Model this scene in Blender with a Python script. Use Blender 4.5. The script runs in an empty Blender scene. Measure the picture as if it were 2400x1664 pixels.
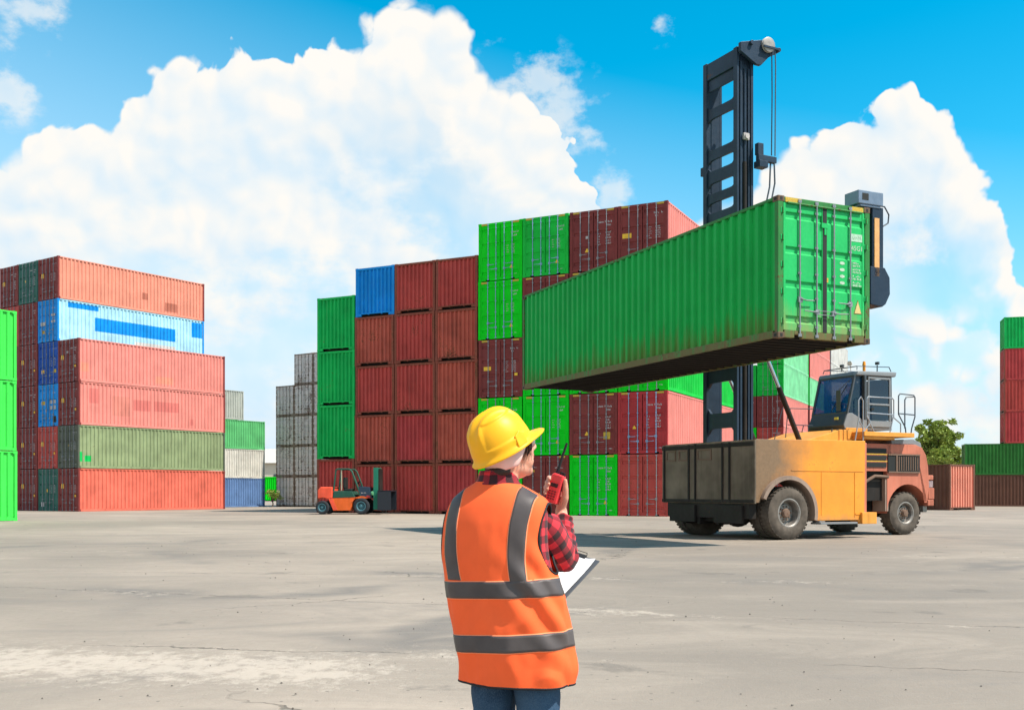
import bpy, bmesh, math, random
from mathutils import Vector as V, Matrix as MX, noise as MN
R = math.radians
random.seed(7)
SC = bpy.context.scene
COL = SC.collection

# ---------------------------------------------------------------- camera
cd = bpy.data.cameras.new('camera')
cam = bpy.data.objects.new('camera', cd)
COL.objects.link(cam)
cam.location = (0, 0, 1.22)
cam.rotation_euler = (R(90), 0, 0)
cd.sensor_width = 36.0
cd.lens = 36.0 * 2450 / 2400
cd.shift_y = 318 / 2400
cd.clip_start = 0.05
cd.clip_end = 6000
SC.camera = cam

# ---------------------------------------------------------------- light
SUN_EL, SUN_AZ = R(55), R(115)          # azimuth measured from +Y towards +X
sd = bpy.data.lights.new('sun', 'SUN')
sd.energy = 4.6
sd.angle = R(0.53)
sd.color = (1.0, 0.92, 0.81)
sun = bpy.data.objects.new('sun', sd)
COL.objects.link(sun)
sdir = V((math.sin(SUN_AZ) * math.cos(SUN_EL), math.cos(SUN_AZ) * math.cos(SUN_EL), math.sin(SUN_EL)))
sun.rotation_euler = sdir.to_track_quat('Z', 'Y').to_euler()
sun.location = sdir * 60

SC.view_settings.view_transform = 'Standard'
SC.view_settings.look = 'None'
SC.view_settings.gamma = 1
SC.view_settings.exposure = 0.60
SC.cycles.max_bounces = 6
SC.cycles.diffuse_bounces = 3
SC.cycles.glossy_bounces = 3
SC.cycles.adaptive_threshold = 0.02
SC.cycles.use_denoising = True
SC.render.film_transparent = False

# ---------------------------------------------------------------- node helper
class NT:
    def __init__(s, tree):
        s.t = tree
        s.n = tree.nodes
        s.l = tree.links
        s.dim = '3D'
    def add(s, typ, props=None, **ins):
        nd = s.n.new(typ)
        for k, v in (props or {}).items():
            setattr(nd, k, v)
        for k, v in ins.items():
            key = int(k[1:]) if k[0] == 'i' and k[1:].isdigit() else k.replace('_', ' ')
            s.put(nd, key, v)
        return nd
    def put(s, nd, key, v):
        sock = nd.inputs[key]
        if hasattr(v, 'is_output'):
            s.l.new(v, sock)
        elif isinstance(v, bpy.types.Node):
            s.l.new(v.outputs[0], sock)
        else:
            sock.default_value = v
    def m(s, op, a, b=None, c=None, clamp=False):
        nd = s.n.new('ShaderNodeMath')
        nd.operation = op
        nd.use_clamp = clamp
        for i, x in enumerate((a, b, c)):
            if x is not None:
                s.put(nd, i, x)
        return nd.outputs[0]
    def vm(s, op, a, b=None, sc=None):
        nd = s.n.new('ShaderNodeVectorMath')
        nd.operation = op
        s.put(nd, 0, a)
        if b is not None:
            s.put(nd, 1, b)
        if sc is not None:
            s.put(nd, 'Scale', sc)
        return nd.outputs['Value'] if op in ('LENGTH', 'DOT_PRODUCT', 'DISTANCE') else nd.outputs[0]
    def mr(s, v, a, b, c=0.0, d=1.0, smooth=False):
        nd = s.n.new('ShaderNodeMapRange')
        if smooth:
            nd.interpolation_type = 'SMOOTHSTEP'
        s.put(nd, 0, v)
        for i, x in ((1, a), (2, b), (3, c), (4, d)):
            s.put(nd, i, x)
        return nd.outputs[0]
    def noise(s, vec, scale, detail=3.0, rough=0.5, color=False, dist=0.0, w=None):
        nd = s.n.new('ShaderNodeTexNoise')
        nd.noise_dimensions = s.dim
        if w is not None:
            nd.noise_dimensions = '4D'
            s.put(nd, 'W', w)
        if vec is not None:
            s.put(nd, 'Vector', vec)
        s.put(nd, 'Scale', scale)
        s.put(nd, 'Detail', detail)
        s.put(nd, 'Roughness', rough)
        s.put(nd, 'Distortion', dist)
        return nd.outputs[1 if color else 0]
    def vor(s, vec, scale, feature='F1', detail=0.0, out='Distance', smooth=None, rough=0.5):
        nd = s.n.new('ShaderNodeTexVoronoi')
        nd.voronoi_dimensions = s.dim
        nd.feature = feature
        s.put(nd, 'Vector', vec)
        s.put(nd, 'Scale', scale)
        if detail and 'Detail' in nd.inputs:
            s.put(nd, 'Detail', detail)
            s.put(nd, 'Roughness', rough)
        if smooth is not None:
            s.put(nd, 'Smoothness', smooth)
        return nd.outputs[out]
    def mix(s, f, a, b, blend='MIX'):
        nd = s.n.new('ShaderNodeMix')
        nd.data_type = 'RGBA'
        nd.blend_type = blend
        s.put(nd, 0, f)
        s.put(nd, 6, a)
        s.put(nd, 7, b)
        return nd.outputs[2]
    def xyz(s, v):
        nd = s.n.new('ShaderNodeSeparateXYZ')
        s.put(nd, 0, v)
        return nd.outputs[0], nd.outputs[1], nd.outputs[2]
    def comb(s, x, y, z):
        nd = s.n.new('ShaderNodeCombineXYZ')
        for i, q in enumerate((x, y, z)):
            s.put(nd, i, q)
        return nd.outputs[0]

def c4(c):
    return (c[0], c[1], c[2], 1.0)

# ---------------------------------------------------------------- sky
W = bpy.data.worlds.new('World')
SC.world = W
W.use_nodes = True
N = NT(W.node_tree)
N.n.clear()
N.dim = '2D'
W.cycles.sampling_method = 'MANUAL'
W.cycles.sample_map_resolution = 256
out = N.add('ShaderNodeOutputWorld')
sky = N.add('ShaderNodeTexSky', dict(sky_type='NISHITA', sun_disc=False, sun_elevation=SUN_EL,
                                     sun_rotation=SUN_AZ, air_density=1.0, dust_density=0.6, ozone_density=2.0))
tc = N.add('ShaderNodeTexCoord')
D = tc.outputs['Generated']
dx, dy, dz = N.xyz(D)
az = N.m('ARCTAN2', dx, dy)
el = N.m('ARCSINE', dz)
P2 = N.comb(az, el, 0.0)
# billowing cloud relief, evaluated here and a little way towards the sun
def relief(p):
    warp = N.vm('SCALE', N.vm('SUBTRACT', N.noise(p, 9.0, 3, 0.6, color=True), (0.5, 0.5, 0.5)), sc=0.05)
    q = N.vm('ADD', p, warp)
    b1 = N.m('SUBTRACT', 1.0, N.vor(q, 15.0, 'SMOOTH_F1', 0, smooth=0.5))
    b2 = N.m('SUBTRACT', 1.0, N.vor(q, 42.0, 'F1'))
    n1 = N.noise(q, 11.0, 6, 0.56)
    return N.m('ADD', N.m('ADD', N.m('MULTIPLY', b1, 0.46), N.m('MULTIPLY', b2, 0.24)), N.m('MULTIPLY', n1, 0.55))
h0 = relief(P2)
h1 = relief(N.vm('ADD', P2, (0.009, 0.012, 0.0)))
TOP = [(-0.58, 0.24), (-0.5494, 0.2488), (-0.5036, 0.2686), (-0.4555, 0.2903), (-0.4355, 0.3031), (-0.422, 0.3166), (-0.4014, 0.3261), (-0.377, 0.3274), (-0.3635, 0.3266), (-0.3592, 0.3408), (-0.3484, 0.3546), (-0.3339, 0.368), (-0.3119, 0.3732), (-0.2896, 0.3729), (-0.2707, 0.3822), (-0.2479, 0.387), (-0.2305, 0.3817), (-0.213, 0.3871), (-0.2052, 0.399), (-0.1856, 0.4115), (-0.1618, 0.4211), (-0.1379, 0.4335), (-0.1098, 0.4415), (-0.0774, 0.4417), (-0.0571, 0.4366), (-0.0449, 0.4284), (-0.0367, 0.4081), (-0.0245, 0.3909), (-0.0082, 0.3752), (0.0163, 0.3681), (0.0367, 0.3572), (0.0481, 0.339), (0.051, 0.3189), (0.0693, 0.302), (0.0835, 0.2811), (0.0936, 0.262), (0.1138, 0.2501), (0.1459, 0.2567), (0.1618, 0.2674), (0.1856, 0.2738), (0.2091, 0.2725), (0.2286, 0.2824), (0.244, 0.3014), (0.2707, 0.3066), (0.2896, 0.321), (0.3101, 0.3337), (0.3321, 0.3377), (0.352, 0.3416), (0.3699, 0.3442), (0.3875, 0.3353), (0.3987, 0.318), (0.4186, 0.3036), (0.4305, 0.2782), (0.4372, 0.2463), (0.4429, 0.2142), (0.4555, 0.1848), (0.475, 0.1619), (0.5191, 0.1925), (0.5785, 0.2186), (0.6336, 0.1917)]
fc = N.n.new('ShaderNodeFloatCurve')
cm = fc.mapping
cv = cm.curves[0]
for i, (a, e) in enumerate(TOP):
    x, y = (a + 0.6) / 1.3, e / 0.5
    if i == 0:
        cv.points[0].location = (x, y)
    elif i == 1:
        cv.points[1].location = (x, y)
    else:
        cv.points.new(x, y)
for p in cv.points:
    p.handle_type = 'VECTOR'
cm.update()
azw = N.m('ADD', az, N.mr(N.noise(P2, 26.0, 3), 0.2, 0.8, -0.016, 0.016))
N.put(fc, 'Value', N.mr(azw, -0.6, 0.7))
# unseen cloud cover added beside and behind the camera as fill light
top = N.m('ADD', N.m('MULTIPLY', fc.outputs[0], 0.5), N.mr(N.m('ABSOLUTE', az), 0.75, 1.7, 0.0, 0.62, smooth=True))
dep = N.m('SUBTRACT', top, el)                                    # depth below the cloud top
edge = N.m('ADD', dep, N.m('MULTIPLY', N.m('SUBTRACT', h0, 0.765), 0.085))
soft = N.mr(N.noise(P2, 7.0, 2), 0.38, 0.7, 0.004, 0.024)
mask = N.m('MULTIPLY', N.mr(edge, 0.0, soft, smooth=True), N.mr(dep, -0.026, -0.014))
# loose wisps
wn = N.noise(N.vm('MULTIPLY', P2, (1.0, 1.5, 1.0)), 13.0, 7, 0.60, dist=0.0)
def blob(a, e, ra, re_):
    q = N.vm('DIVIDE', N.vm('SUBTRACT', P2, (a, e, 0.0)), (ra, re_, 1.0))
    return N.mr(N.vm('LENGTH', q), 1.0, 0.0)
reg = None
for b in ((0.005, 0.37, 0.075, 0.05), (0.055, 0.345, 0.05, 0.05), (-0.44, 0.40, 0.05, 0.06), (-0.38, 0.45, 0.13, 0.02),
          (0.14, 0.415, 0.025, 0.02), (0.075, 0.33, 0.03, 0.03), (-0.46, 0.33, 0.05, 0.035), (0.10, 0.28, 0.03, 0.05)):
    k = blob(*b)
    reg = k if reg is None else N.m('MAXIMUM', reg, k)
wisp = N.m('MULTIPLY', N.mr(N.m('ADD', wn, N.m('MULTIPLY', reg, 0.28)), 0.60, 0.80, smooth=True), N.mr(reg, 0.0, 0.35))
# lower down the cloud thins into pale blue air, with gaps
gap = N.noise(N.vm('MULTIPLY', P2, (1.0, 1.6, 1.0)), 6.5, 6, 0.6)
thin = N.m('MULTIPLY', N.mr(dep, 0.04, 0.22, smooth=True), N.mr(gap, 0.40, 0.62, smooth=True))
thin2 = N.m('MULTIPLY', N.mr(az, 0.27, 0.40, smooth=True), N.mr(dep, 0.05, 0.15, smooth=True))
g2 = N.noise(P2, 9.0, 6, 0.6)
thin = N.m('MAXIMUM', N.m('MULTIPLY', thin, 0.62), N.m('MULTIPLY', thin2, N.mr(g2, 0.36, 0.56, 0.0, 0.85, smooth=True)))
bank = N.mr(blob(0.385, 0.105, 0.10, 0.075), 0.05, 0.55, smooth=True)
bank = N.m('MULTIPLY', bank, N.mr(h0, 0.66, 0.84, smooth=True))
thin = N.m('MULTIPLY', thin, N.m('SUBTRACT', 1.0, bank))
mask = N.m('MULTIPLY', mask, N.m('SUBTRACT', 1.0, thin))
mask = N.m('MAXIMUM', mask, N.m('MULTIPLY', wisp, 0.62))
rel = N.m('MULTIPLY', N.m('SUBTRACT', h0, h1), 2.2)
big_ = N.m('MULTIPLY', N.m('SUBTRACT', N.noise(N.vm('MULTIPLY', P2, (1.0, 1.4, 1.0)), 6.0, 4, 0.6), 0.5), 1.5)
lum = N.m('ADD', N.m('ADD', N.m('ADD', 0.56, big_), rel), N.mr(dep, 0.0, 0.10, 0.30, 0.0), clamp=True)
ccol = N.mix(lum, (0.495, 0.58, 0.64, 1), (0.665, 0.645, 0.61, 1))
# clear sky: Nishita, with the deep azure of the photograph
hs = N.add('ShaderNodeHueSaturation', None, Hue=0.474, Saturation=1.45, Value=1.09, Color=N.mix(1.0, sky.outputs[0], (0.112, 0.126, 0.130, 1), 'MULTIPLY'))
pale = N.mr(N.m('ADD', el, N.m('MULTIPLY', az, 0.22)), 0.02, 0.40, 0.0, 1.0)
skyc = N.mix(pale, (0.40, 0.56, 0.68, 1), hs.outputs[0])
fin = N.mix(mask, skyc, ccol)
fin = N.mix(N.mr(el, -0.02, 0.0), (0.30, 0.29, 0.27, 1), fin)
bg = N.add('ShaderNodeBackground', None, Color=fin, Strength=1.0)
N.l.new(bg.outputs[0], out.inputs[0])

# ---------------------------------------------------------------- materials
MATS = {}
def mat(name, fn):
    if name in MATS:
        return MATS[name]
    m = bpy.data.materials.new(name)
    m.use_nodes = True
    t = NT(m.node_tree)
    t.n.clear()
    o = t.add('ShaderNodeOutputMaterial')
    b = t.add('ShaderNodeBsdfPrincipled')
    t.l.new(b.outputs[0], o.inputs[0])
    fn(t, b)
    MATS[name] = m
    return m

def bump(t, b, h, strength=0.3, dist=0.01):
    nd = t.add('ShaderNodeBump', None, Height=h, Strength=strength, Distance=dist)
    t.l.new(nd.outputs[0], b.inputs['Normal'])

RUST = (0.115, 0.047, 0.022, 1)
def paint(name, col, rust=0.25, rough=0.5, fade=0.18, streak=0.3, dirt=None, metal=0.0, spec=0.16):
    """weathered paint: uneven fading, vertical run marks, rust patches"""
    def fn(t, b):
        tc_ = t.add('ShaderNodeTexCoord')
        rnd = t.m('MULTIPLY', t.add('ShaderNodeObjectInfo').outputs['Random'], 40.0)
        o0 = tc_.outputs['Object']
        o = t.vm('ADD', o0, t.comb(rnd, rnd, rnd))
        big = t.noise(o, 0.9, 3, 0.6)
        run = t.noise(t.vm('MULTIPLY', o, (7.0, 7.0, 0.45)), 1.0, 3, 0.6)
        fine = t.noise(o, 14.0, 4, 0.65)
        f = t.m('ADD', t.mr(big, 0.3, 0.7, 1 - fade, 1 + fade), t.mr(fine, 0.3, 0.7, -0.05, 0.05))
        base = t.mix(1.0, c4(col), t.comb(f, f, f), 'MULTIPLY')
        g = 0.3 * (col[0] + col[1] + col[2])
        faded = (col[0] * 0.9 + g * 0.18 + 0.02, col[1] * 0.9 + g * 0.18 + 0.015, col[2] * 0.9 + g * 0.18 + 0.015, 1)
        base = t.mix(t.mr(run, 0.52, 0.78, 0.0, streak), base, faded)
        base = t.mix(t.mr(run, 0.46, 0.24, 0.0, streak), base, t.mix(0.75, base, (0.05, 0.035, 0.025, 1)))
        pr = t.m('ADD', t.m('MULTIPLY', fine, 0.5), t.m('MULTIPLY', big, 0.5))
        rm = t.mr(pr, 0.66 - 0.16 * rust, 0.72 - 0.12 * rust, 0.0, 0.9)
        base = t.mix(rm, base, RUST)
        if dirt:
            x, y, z = t.xyz(o0)
            edge_ = t.m('ADD', z, t.m('MULTIPLY', t.m('SUBTRACT', run, 0.5), dirt[1]))
            base = t.mix(t.mr(edge_, dirt[0], dirt[0] * 0.15, 0.0, dirt[2]), base, dirt[3])
        t.put(b, 'Base Color', base)
        t.put(b, 'Roughness', t.mr(fine, 0.3, 0.7, rough - 0.08, rough + 0.14))
        t.put(b, 'Metallic', metal)
        t.put(b, 'Specular IOR Level', spec)
        bump(t, b, t.m('ADD', fine, t.m('MULTIPLY', big, 2.0)), 0.25, 0.012)
    return mat(name, fn)

def plain(name, col, rough=0.5, metal=0.0, var=0.12, scale=8.0, spec=0.4, bmp=0.1, coat=0.0):
    def fn(t, b):
        o = t.add('ShaderNodeTexCoord').outputs['Object']
        n = t.noise(o, scale, 5, 0.6)
        f = t.mr(n, 0.3, 0.7, 1 - var, 1 + var)
        t.put(b, 'Base Color', t.mix(1.0, c4(col), t.comb(f, f, f), 'MULTIPLY'))
        t.put(b, 'Roughness', t.mr(n, 0.3, 0.7, max(0.02, rough - 0.06), rough + 0.08))
        t.put(b, 'Metallic', metal)
        t.put(b, 'Specular IOR Level', spec)
        if coat:
            t.put(b, 'Coat Weight', coat)
        if bmp:
            bump(t, b, n, bmp, 0.004)
    return mat(name, fn)

# ---------------------------------------------------------------- mesh builder
class MB:
    def __init__(s):
        s.v = []; s.f = []; s.mi = []; s.uv = {}
    def add(s, vs, fs, mi=0, uvs=None):
        o = len(s.v)
        s.v += [tuple(p) for p in vs]
        for k, f in enumerate(fs):
            if uvs:
                s.uv[len(s.f)] = uvs[k]
            s.f.append([i + o for i in f])
            s.mi.append(mi)
        return s
    def box(s, x0, x1, y0, y1, z0, z1, mi=0):
        vs = [(x, y, z) for z in (z0, z1) for y in (y0, y1) for x in (x0, x1)]
        return s.add(vs, [(0, 2, 3, 1), (4, 5, 7, 6), (0, 1, 5, 4), (2, 6, 7, 3), (0, 4, 6, 2), (1, 3, 7, 5)], mi)
    def bar(s, p0, p1, w, h, up=(0, 0, 1), mi=0):
        p0, p1 = V(p0), V(p1)
        d = (p1 - p0).normalized()
        a = d.cross(V(up))
        if a.length < 1e-5:
            a = d.cross(V((1, 0, 0)))
        a.normalize()
        b = a.cross(d)
        vs = []
        for p in (p0, p1):
            for i, j in ((-1, -1), (1, -1), (1, 1), (-1, 1)):
                vs.append(p + a * (i * w / 2) + b * (j * h / 2))
        return s.add(vs, [(0, 1, 2, 3), (7, 6, 5, 4), (0, 4, 5, 1), (1, 5, 6, 2), (2, 6, 7, 3), (3, 7, 4, 0)], mi)
    def cyl(s, p0, p1, r0, r1=None, n=14, mi=0):
        return s.tube([p0, p1], [r0, r0 if r1 is None else r1], n, mi)
    def tube(s, pts, r, n=8, mi=0, cap=True):
        pts = [V(p) for p in pts]
        rs = r if isinstance(r, (list, tuple)) else [r] * len(pts)
        t0 = (pts[1] - pts[0]).normalized()
        a = t0.orthogonal().normalized()
        vs = []
        for i, p in enumerate(pts):
            if i == 0:
                t = t0
            elif i == len(pts) - 1:
                t = (pts[i] - pts[i - 1]).normalized()
            else:
                t = ((pts[i] - pts[i - 1]).normalized() + (pts[i + 1] - pts[i]).normalized())
                t = t.normalized() if t.length > 1e-6 else (pts[i + 1] - pts[i]).normalized()
            a = (a - t * a.dot(t))
            a = a.normalized() if a.length > 1e-6 else t.orthogonal().normalized()
            b = t.cross(a)
            for k in range(n):
                q = 2 * math.pi * k / n
                vs.append(p + (a * math.cos(q) + b * math.sin(q)) * rs[i])
        fs = []
        for i in range(len(pts) - 1):
            for k in range(n):
                k2 = (k + 1) % n
                fs.append((i * n + k, i * n + k2, (i + 1) * n + k2, (i + 1) * n + k))
        if cap:
            fs.append(tuple(range(n))[::-1])
            fs.append(tuple((len(pts) - 1) * n + k for k in range(n)))
        return s.add(vs, fs, mi)
    def prism(s, poly, axis, d0, d1, mi=0):
        """poly in the plane square to axis: x->(y,z), y->(x,z), z->(x,y)"""
        def mk(a, b, d):
            return (d, a, b) if axis == 'x' else ((a, d, b) if axis == 'y' else (a, b, d))
        n = len(poly)
        vs = [mk(a, b, d0) for a, b in poly] + [mk(a, b, d1) for a, b in poly]
        fs = [tuple(range(n)), tuple(range(2 * n - 1, n - 1, -1))]
        for i in range(n):
            j = (i + 1) % n
            fs.append((i, i + n, j + n, j))
        return s.add(vs, fs, mi)
    def lathe(s, prof, o, axis=(0, 1, 0), n=32, mi=0, c0=True, c1=True):
        """prof: (radius, distance along axis)"""
        ax = V(axis).normalized()
        a = ax.orthogonal().normalized()
        b = ax.cross(a)
        o = V(o)
        vs = []
        for r, h in prof:
            for k in range(n):
                q = 2 * math.pi * k / n
                vs.append(o + ax * h + (a * math.cos(q) + b * math.sin(q)) * r)
        fs = []
        for i in range(len(prof) - 1):
            for k in range(n):
                k2 = (k + 1) % n
                fs.append((i * n + k, i * n + k2, (i + 1) * n + k2, (i + 1) * n + k))
        if c0:
            fs.append(tuple(range(n))[::-1])
        if c1:
            fs.append(tuple((len(prof) - 1) * n + k for k in range(n)))
        return s.add(vs, fs, mi)
    def grid(s, rows, mi=0, closed=False, uv=None):
        """rows: list of equal-length point rows"""
        m = len(rows[0])
        vs = [p for r in rows for p in r]
        fs = []; us = []
        for i in range(len(rows) - 1):
            for k in range(m if closed else m - 1):
                k2 = (k + 1) % m
                fs.append((i * m + k, i * m + k2, (i + 1) * m + k2, (i + 1) * m + k))
                if uv:
                    us.append([uv(i, k), uv(i, k + 1), uv(i + 1, k + 1), uv(i + 1, k)])
        return s.add(vs, fs, mi, us if uv else None)
    def ball(s, c, r, seg=12, rings=8, mi=0, M=None):
        rx, ry, rz = r if isinstance(r, (tuple, list)) else (r, r, r)
        c = V(c)
        rows = []
        for i in range(1, rings):
            t = math.pi * i / rings
            row = []
            for k in range(seg):
                q = 2 * math.pi * k / seg
                p = V((rx * math.sin(t) * math.cos(q), ry * math.sin(t) * math.sin(q), rz * math.cos(t)))
                row.append(c + (M @ p if M else p))
            rows.append(row)
        o = len(s.v)
        s.grid(rows, mi, True)
        tp = V((0, 0, rz)); bt = V((0, 0, -rz))
        a = len(s.v)
        s.v += [tuple(c + (M @ tp if M else tp)), tuple(c + (M @ bt if M else bt))]
        l = o + (rings - 2) * seg
        for k in range(seg):
            k2 = (k + 1) % seg
            s.f.append([o + k2, o + k, a]); s.mi.append(mi)
            s.f.append([l + k, l + k2, a + 1]); s.mi.append(mi)
        return s
    def mesh(s, name, smooth=None, fix=True):
        me = bpy.data.meshes.new(name)
        me.from_pydata(s.v, [], s.f)
        if any(s.mi):
            me.polygons.foreach_set('material_index', s.mi)
        if s.uv:
            ul = me.uv_layers.new(name='UVMap')
            for fi, u in s.uv.items():
                for li, q in zip(me.polygons[fi].loop_indices, u):
                    ul.data[li].uv = q
        if fix:
            bm = bmesh.new(); bm.from_mesh(me)
            bmesh.ops.recalc_face_normals(bm, faces=bm.faces)
            bm.to_mesh(me); bm.free()
        if smooth is not None:
            me.polygons.foreach_set('use_smooth', [True] * len(me.polygons))
            me.set_sharp_from_angle(angle=R(smooth))
        me.update()
        return me
    def build(s, name, mats, parent=None, smooth=None, bevel=0, fix=True):
        me = s.mesh(name, smooth, fix)
        for m in (mats if isinstance(mats, (list, tuple)) else [mats]):
            me.materials.append(m)
        return link(name, me, parent, bevel)

def link(name, me, parent=None, bevel=0):
    o = bpy.data.objects.new(name, me)
    COL.objects.link(o)
    if parent:
        o.parent = parent
    if bevel:
        b = o.modifiers.new('bevel', 'BEVEL')
        b.width = bevel
        b.segments = 2
        b.limit_method = 'ANGLE'
        b.angle_limit = R(40)
    return o

def empty(name, loc=(0, 0, 0), rz=0.0, sc=1.0):
    o = bpy.data.objects.new(name, None)
    COL.objects.link(o)
    o.location = loc
    o.rotation_euler = (0, 0, rz)
    o.scale = (sc, sc, sc) if not isinstance(sc, tuple) else sc
    return o

def tag(o, label=None, cat=None, group=None, kind=None):
    for k, v in (('label', label), ('category', cat), ('group', group), ('kind', kind)):
        if v:
            o[k] = v
    return o

# ---------------------------------------------------------------- ground
def ground_fn(t, b):
    t.dim = '2D'
    o = t.add('ShaderNodeTexCoord').outputs['Object']
    x, y, z = t.xyz(o)
    big = t.noise(o, 0.11, 5, 0.6)
    mid = t.noise(t.vm('MULTIPLY', o, (0.5, 1.3, 1.0)), 0.5, 6, 0.62, dist=0.6)
    fine = t.noise(o, 9.0, 6, 0.7)
    grit = t.noise(o, 70.0, 3, 0.7)
    base = t.mix(t.mr(big, 0.36, 0.64), (0.225, 0.190, 0.157, 1), (0.385, 0.315, 0.253, 1))
    base = t.mix(t.mr(mid, 0.35, 0.68, 0.0, 0.7), base, (0.270, 0.227, 0.185, 1))
    # sweeping tyre marks
    wob = t.mr(t.noise(o, 0.35, 3, 0.6), 0.3, 0.7, -0.5, 0.5)
    arcm = t.mr(t.noise(o, 0.27, 3), 0.42, 0.66)
    def arc(cx, cy, r, w, seed):
        q = t.vm('SUBTRACT', o, (cx, cy, 0.0))
        d = t.m('ABSOLUTE', t.m('SUBTRACT', t.m('ADD', t.vm('LENGTH', q), wob), r))
        return t.m('MULTIPLY', t.mr(d, w * 1.5, 0.0, smooth=True), arcm)
    tm = None
    for a in ((-9, 9.5, 5.2, 0.5, 0.0), (-12, 7, 7.4, 0.35, 0.07), (-6, 18, 6.6, 0.45, 0.03), (2, 24, 9.5, 0.4, 0.05), (9, 19, 7.5, 0.4, 0.02),
              (6, 3, 9.2, 0.35, 0.06), (-3, 3, 6.1, 0.3, 0.04), (14, 12, 8, 0.35, 0.08)):
        k = arc(*a)
        tm = k if tm is None else t.m('MAXIMUM', tm, k)
    base = t.mix(t.m('MULTIPLY', tm, 0.78), base, (0.15, 0.137, 0.125, 1))
    streaks = t.noise(t.vm('MULTIPLY', o, (0.5, 1.1, 1.0)), 0.6, 6, 0.68, dist=0.8)
    base = t.mix(t.mr(streaks, 0.55, 0.75, 0.0, 0.5), base, (0.40, 0.33, 0.265, 1))
    base = t.mix(t.mr(streaks, 0.45, 0.28, 0.0, 0.6), base, (0.215, 0.187, 0.162, 1))
    base = t.mix(t.mr(fine, 0.3, 0.75, 0.0, 0.28), base, (0.24, 0.20, 0.165, 1))
    # slab joints, chalky and broken along their edges
    jl = None; jc = None
    jw = t.mr(t.noise(o, 1.6, 4, 0.65), 0.3, 0.7, -0.07, 0.07)
    brk = t.mr(t.noise(o, 0.45, 3), 0.42, 0.56)
    jk = t.mr(t.noise(o, 0.55, 4), 0.46, 0.66, 0.0, 0.85)
    for (nx, ny, c, half) in ((0.1755, 0.9845, 7.57, 40), (0.337, 0.9415, 10.33, 40), (0.10, 0.995, 20.2, 40), (0.16, 0.987, 14.6, 40), (0.16, 0.987, 27.5, 40), (0.05, 0.9987, 36.0, 40)):
        d = t.m('SUBTRACT', t.vm('DOT_PRODUCT', o, (nx, ny, 0.0)), c)
        d = t.m('ABSOLUTE', t.m('ADD', d, jw))
        l_ = t.m('MULTIPLY', t.mr(d, 0.016, 0.006), brk)
        k_ = t.m('MULTIPLY', t.mr(d, 0.75, 0.05), jk)
        jl = l_ if jl is None else t.m('MAXIMUM', jl, l_)
        jc = k_ if jc is None else t.m('MAXIMUM', jc, k_)
    jc = t.m('MAXIMUM', jc, t.m('MULTIPLY', t.m('MULTIPLY', t.mr(t.m('ABSOLUTE', t.m('SUBTRACT', t.m('ADD', y, t.m('MULTIPLY', x, 0.17)), 6.9)), 1.3, 0.2), t.mr(x, -0.2, -1.2)), 1.15))
    chalk = t.mr(t.m('ADD', t.m('MULTIPLY', jc, 0.34), t.noise(t.vm('MULTIPLY', o, (1.0, 0.8, 1.0)), 5.5, 8, 0.78)), 0.64, 0.92, smooth=True)
    base = t.mix(t.m('MULTIPLY', chalk, 0.68), base, (0.50, 0.42, 0.345, 1))
    # old oil drips and scattered dark stains
    oil = t.mr(t.noise(o, 0.8, 5, 0.6), 0.66, 0.74, smooth=True)
    base = t.mix(t.m('MULTIPLY', oil, 0.45), base, (0.13, 0.115, 0.10, 1))
    # cracks
    wv = t.vm('ADD', o, t.vm('SCALE', t.vm('SUBTRACT', t.noise(o, 0.9, 4, 0.55, color=True), (0.5, 0.5, 0.5)), sc=1.1))
    cr = t.vor(wv, 0.13, 'DISTANCE_TO_EDGE')
    crk = t.m('MULTIPLY', t.mr(cr, 0.0026, 0.0010), t.mr(t.noise(o, 0.3, 3), 0.52, 0.60))
    dark = t.m('MAXIMUM', jl, t.m('MULTIPLY', crk, 0.8))
    base = t.mix(t.m('MULTIPLY', dark, 0.72), base, (0.075, 0.065, 0.055, 1))
    pit = t.mr(t.vor(o, 3.1, 'F1'), 0.045, 0.02)
    base = t.mix(t.m('MULTIPLY', pit, t.mr(t.noise(o, 0.9, 2), 0.5, 0.6, 0.0, 0.75)), base, (0.10, 0.09, 0.08, 1))
    t.put(b, 'Base Color', base)
    t.put(b, 'Roughness', t.mr(fine, 0.3, 0.7, 0.78, 0.95))
    t.put(b, 'Specular IOR Level', 0.2)
    hh = t.m('ADD', t.m('ADD', t.m('MULTIPLY', fine, 0.6), t.m('MULTIPLY', grit, 0.25)), t.m('ADD', t.m('MULTIPLY', chalk, -0.5), t.m('MULTIPLY', dark, -2.2)))
    bump(t, b, hh, 0.55, 0.02)
gm = mat('worn_concrete', ground_fn)
g = MB().add([(-2500, -500, 0), (2500, -500, 0), (2500, 4000, 0), (-2500, 4000, 0)], [(0, 1, 2, 3)]).build('ground', gm)
tag(g, 'pale worn concrete yard with tyre marks, chalky joints and cracks', 'ground', kind='structure')
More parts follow.
